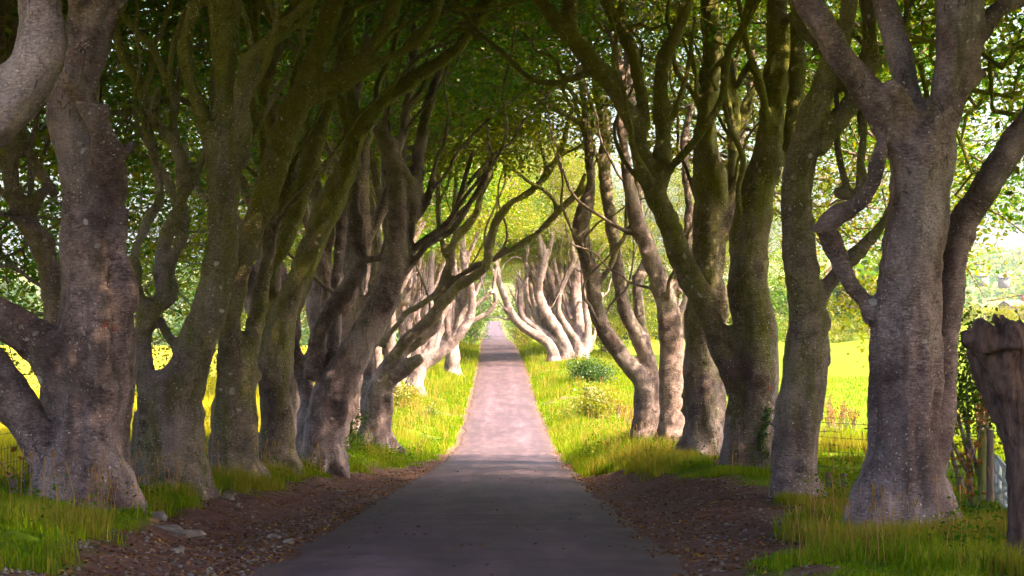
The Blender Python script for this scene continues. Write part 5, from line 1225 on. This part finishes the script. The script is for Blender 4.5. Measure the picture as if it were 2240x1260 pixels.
# ------------------------------------------------------------------ broken dead trunk at the right edge
def dead_trunk():
    d = 17.6; g = np.random.default_rng(77)
    L = [[(2262, 1236, 118), (2264, 1150, 104), (2262, 1050, 104), (2250, 960, 116), (2228, 870, 138), (2205, 800, 150), (2192, 755, 140), (2190, 728, 110)],
         [(2200, 790, 110), (2160, 762, 80), (2130, 745, 56), (2104, 738, 26)], [(2240, 830, 120), (2265, 770, 110), (2270, 720, 90), (2262, 700, 50)],
         [(2240, 1225, 50), (2222, 1226, 34), (2212, 1222, 20)], [(2180, 760, 60), (2150, 722, 46), (2132, 708, 22)], [(2215, 760, 70), (2212, 722, 50), (2206, 704, 20)]]
    base = P(2262, 1236, d); base[2] = float(gz(base[0], base[1])); mb = MB()
    for k, lb in enumerate(L):
        a = np.array(lb, float); dz = (0, -.12, .25, 0, -.25, -.3)[k]; pts = np.array([P(q[0], q[1], d + dz) for q in a]); rad = a[:, 2] / 2 * d / F
        if k == 0: pts = np.vstack([pts[0] - np.array([0, 0, .5]), pts]); rad = np.concatenate([[rad[0] * 1.1], rad])
        c = catmull(np.column_stack([pts, rad]), .06); mb.tube(c[:, :3], np.maximum(c[:, 3], .02), sides=44, flute=.11, seed=50 + k, harm=((2, .5), (3, .7), (7, .6), (12, .6), (17, .5)))
    for k in range(26):                                   # splintered top and torn sides
        a = np.array([g.uniform(2125, 2275), g.uniform(716, 790)]); b2 = a + np.array([g.normal(-6, 10), -g.uniform(18, 58)]); dz = g.uniform(-.32, .2)
        p = np.array([P(a[0], a[1], d + dz), P(*((a + b2) / 2 + g.normal(0, 3, 2)), d + dz), P(b2[0], b2[1], d + dz)]); mb.tube(p, np.array([.075, .05, .012]) * g.uniform(.6, 1.2), sides=8, flute=.1, seed=k)
    for k in range(22):                                   # ridges of twisted grain running up the stem
        x0 = g.uniform(2215, 2310); t_ = np.linspace(0, 1, 7); dz = -.24 * math.cos((x0 - 2262) / 60) ; pp = []
        for q in t_:
            yy = 1220 - 440 * q; cxp = np.interp(yy, [760, 800, 870, 960, 1050, 1236], [2192, 2205, 2228, 2250, 2262, 2262]); ww = np.interp(yy, [760, 870, 960, 1050, 1236], [140, 138, 116, 104, 118]); ph = (x0 - 2262) / 48 * 1.3 + q * .9
            pp.append(P(cxp + math.sin(ph) * ww * .5, yy, d - math.cos(ph) * ww * .5 * d / F))
        c = catmull(np.array(pp), .06); mb.tube(c, np.full(len(c), g.uniform(.018, .034)), sides=7)
    me = fuse(mb.mesh('dead_trunk', off=base), .018, .06, .05, 1)
    o = obj('dead_trunk', me, M_DEAD, None, base); tag(o, 'dark broken dead trunk with twisted split wood at the right edge', 'tree trunk')
dead_trunk()

# ------------------------------------------------------------------ saplings, ivy, docks
def sapling(x, base_y, d, pts, label, n_leaf, seed, leafsz=.07, pal=PAL_RUST):
    g = np.random.default_rng(seed); b = P(x, base_y, d); b[2] = float(gz(b[0], b[1])) - .05
    e = empty('sapling', b, label, 'sapling'); mb = MB(); tips = []
    for lb in pts:
        a = np.array(lb, float); p = np.array([P(q[0], q[1], d) for q in a]); p[:, 1] += np.linspace(0, g.uniform(-.3, .3), len(p)); 
        c = catmull(p, .08); mb.tube(c, np.linspace(a[0, 2], a[-1, 2], len(c)) / 2 * d / F, sides=6); tips += list(c[len(c) // 3:])
    o = obj('stem', mb.mesh('stem', off=b), M_BARK, e); o['moss'] = -.4
    tips = np.array(tips); cen = tips[g.integers(0, len(tips), n_leaf)]
    V, Q, C = leaf_cloud(cen, 3, .06, leafsz, g, pal, flat=1.0, upbias=.1); me = mesh_from('leaves', V - b, quads=Q); point_color(me, C); obj('leaves', me, M_LEAF, e)
sapling(58, 1185, 24.5, [[(66, 1200, 4), (58, 1130, 3.5), (54, 1060, 3), (52, 1020, 2.5), (50, 960, 1.5)], [(56, 1120, 3), (40, 1080, 2), (32, 1070, 1.5)], [(62, 1125, 3), (72, 1090, 2.5), (92, 1060, 2), (112, 1030, 1.2)], [(53, 1057, 2), (40, 1042, 1.2), (34, 1035, 1)], [(20, 1052, 2), (12, 1025, 1.5), (0, 1000, 1)]], 'thin bare sapling with a few brown leaves beside the left fence post', 9, 1, .09)
sapling(2128, 1160, 26.0, [[(2130, 1165, 6), (2124, 1080, 5), (2120, 1020, 4.5), (2138, 950, 4), (2146, 900, 3), (2152, 870, 2)], [(2122, 1040, 3), (2108, 1010, 2.5), (2095, 1000, 2)], [(2140, 945, 3), (2155, 915, 2), (2160, 900, 1.5)], [(2126, 1090, 3), (2110, 1060, 2)]], 'young tree with rust-brown leaves in front of the gate posts', 60, 2, .085)
def ivy():
    bv = BVHTree.FromObject([c for c in R3.children if c.name.startswith('trunk')][0], bpy.context.evaluated_depsgraph_get()); off = np.array(R3.location); o0 = Vector((0, 0, EYE)) - Vector(off)
    g = np.random.default_rng(4); pts = []; path = []
    for t in np.linspace(0, 1, 60):
        x = 1672 - 6 * math.sin(t * 5) - 4 * t; y = 1000 - 108 * t; dr = Vector(P(x, y, 1.0) - np.array([0, 0, EYE])).normalized(); h = bv.ray_cast(o0, dr)
        if h[0]: path.append(np.array(h[0]) + off + np.array(h[1]) * .008)
        for _ in range(3):
            dr = Vector(P(x + g.normal(0, 4.5), y, 1.0) - np.array([0, 0, EYE])).normalized(); h = bv.ray_cast(o0, dr)
            if h[0]: pts.append(np.array(h[0]) + off + np.array(h[1]) * .02)
    if len(path) < 3: return
    b = path[0]; e = empty('ivy_vine', b, 'narrow strip of ivy climbing the foot of the broad right beech', 'ivy')
    mb = MB(); mb.tube(np.array(path), np.full(len(path), .007), sides=5); o = obj('stem', mb.mesh('stem', off=b), M_BARK, e); o['moss'] = 0.
    V, Q, C = leaf_cloud(np.array(pts), 2, .02, .065, g, PAL_HOLLY, flat=1, upbias=0); me = mesh_from('leaves', V - b, quads=Q); point_color(me, C); obj('leaves', me, M_LEAF, e)
ivy()
g = np.random.default_rng(31)
for k, (x, y, d) in enumerate(((1812, 905, 75), (1832, 930, 68), (1850, 900, 80), (1868, 915, 74), (1846, 880, 90), (1818, 860, 98), (2080, 900, 80), (2092, 935, 66), (1376, 885, 92), (1352, 880, 96))):
    X = hx(x, d); z = float(gz(X, d)); b = np.array([X, d, z]); n = 9; t = b + np.stack([g.normal(0, .16, n), g.normal(0, .16, n), g.uniform(.5, 1.05, n)], -1)
    e = empty('dock_plant', b, 'rust-red seeding dock plant in the pasture, left of the massive pale beech' if k < 6 else 'rust-red dock plant in the pasture between the massive pale beech and the gate' if k < 8 else 'rust-red dock plant in the gap beside the leaning double beech', 'plant', 'dock plants left of the pale beech' if k < 6 else 'dock plants by the gate' if k < 8 else 'dock plants in the gap')
    V, Q = twig_mesh(np.repeat(b[None], n, 0), (b + t) / 2, t, np.full(n, .012), 4); o = obj('stalks', mesh_from('stalks', V - b, quads=Q), M_BARK, e); o['moss'] = -.4
    cen = np.repeat(t, 3, 0) - np.array([0, 0, 1]) * g.uniform(0, .4, (n * 3, 1)); V, Q, C = leaf_cloud(cen, 8, .05, .07, g, PAL_RUST, flat=1.6, upbias=.1); me = mesh_from('seed_heads', V - b, quads=Q); point_color(me, C); obj('seed_heads', me, M_GRASS, e)['kind'] = 'stuff'

# ------------------------------------------------------------------ letters scratched in the bark
def scratch(tree, strokes, name, label, matl, w_px):
    tr = [c for c in tree.children if c.name.startswith('trunk')][0]; bv = BVHTree.FromObject(tr, bpy.context.evaluated_depsgraph_get()); off = Vector(tree.location); o0 = Vector((0, 0, EYE)) - off; mb = MB(); ok = 0
    for s in strokes:
        a = np.array(s, float); n = max(3, int(np.hypot(*np.diff(a, axis=0).T).sum() / 1.5)); tt = np.linspace(0, len(a) - 1, n); xs = np.interp(tt, range(len(a)), a[:, 0]); ys = np.interp(tt, range(len(a)), a[:, 1]); pts = []; dd = 20
        for x, y in zip(xs, ys):
            h = bv.ray_cast(o0, Vector(P(x, y, 1.0) - np.array([0, 0, EYE])).normalized())
            if h[0]: pts.append(np.array(h[0])); dd = h[3]
        if len(pts) > 2: mb.tube(np.array(pts), np.full(len(pts), w_px / 2 * dd / F), sides=6); ok += 1
    if ok:
        o = obj(name, mb.mesh(name), matl, tree); o['label'] = label
def letters(txt, x, y, w, h, gap=1.25):
    S = {'J': [[(.2, 0), (1, 0)], [(.7, 0), (.7, .8), (.4, 1), (0, .8)]], 'R': [[(0, 1), (0, 0), (.8, .1), (.8, .4), (0, .5), (.9, 1)]], 'S': [[(.9, .1), (.2, 0), (.1, .4), (.8, .55), (.7, 1), (0, .9)]], 'F': [[(1, 0), (0, 0), (0, 1)], [(0, .45), (.7, .45)]],
         'G': [[(.9, .15), (.3, 0), (0, .5), (.3, 1), (.9, .85), (.9, .5), (.5, .5)]], 'A': [[(0, 1), (.5, 0), (1, 1)], [(.2, .65), (.8, .65)]], 'V': [[(0, 0), (.5, 1), (1, 0)]], 'B': [[(0, 1), (0, 0), (.7, .1), (.7, .4), (0, .5), (.8, .6), (.8, .9), (0, 1)]]}
    return [[(x + i * w * gap + px * w, y + py * h) for px, py in st] for i, ch in enumerate(txt) for st in S[ch]]
if L1:
    scratch(L1, letters('JR', 223, 703, 6, 11) + [[(223, 718), (238, 713)], [(234, 711), (238, 713), (235, 716)]] + letters('SF', 246, 713, 5, 11), 'scratched_letters', 'red scratched letters JR with an arrow and SF', M_PAINT, 1.5)
if R3: scratch(R3, letters('R', 1681, 843, 9, 13), 'scratched_letter', 'red scratched letter R', M_PAINT, 1.7)

# ------------------------------------------------------------------ the air between here and the hills
def haze():
    m = bpy.data.materials.new('haze_air'); m.use_nodes = True; t = m.node_tree; t.nodes.remove(t.nodes['Principled BSDF'])
    v = N(t, 'ShaderNodeVolumePrincipled'); v.inputs['Color'].default_value = (0.62, 0.72, 0.95, 1); v.inputs['Density'].default_value = HAZE
    t.links.new(v.outputs[0], t.nodes['Material Output'].inputs['Volume'])
    mb = MB(); mb.box((-6000, -120, -110), (6000, 8200, 190)); o = obj('haze', mb.mesh('haze', False), m); tag(o, 'thin bluish haze over the valley', 'haze', None, 'stuff')
HAZE = 0.00006
haze()
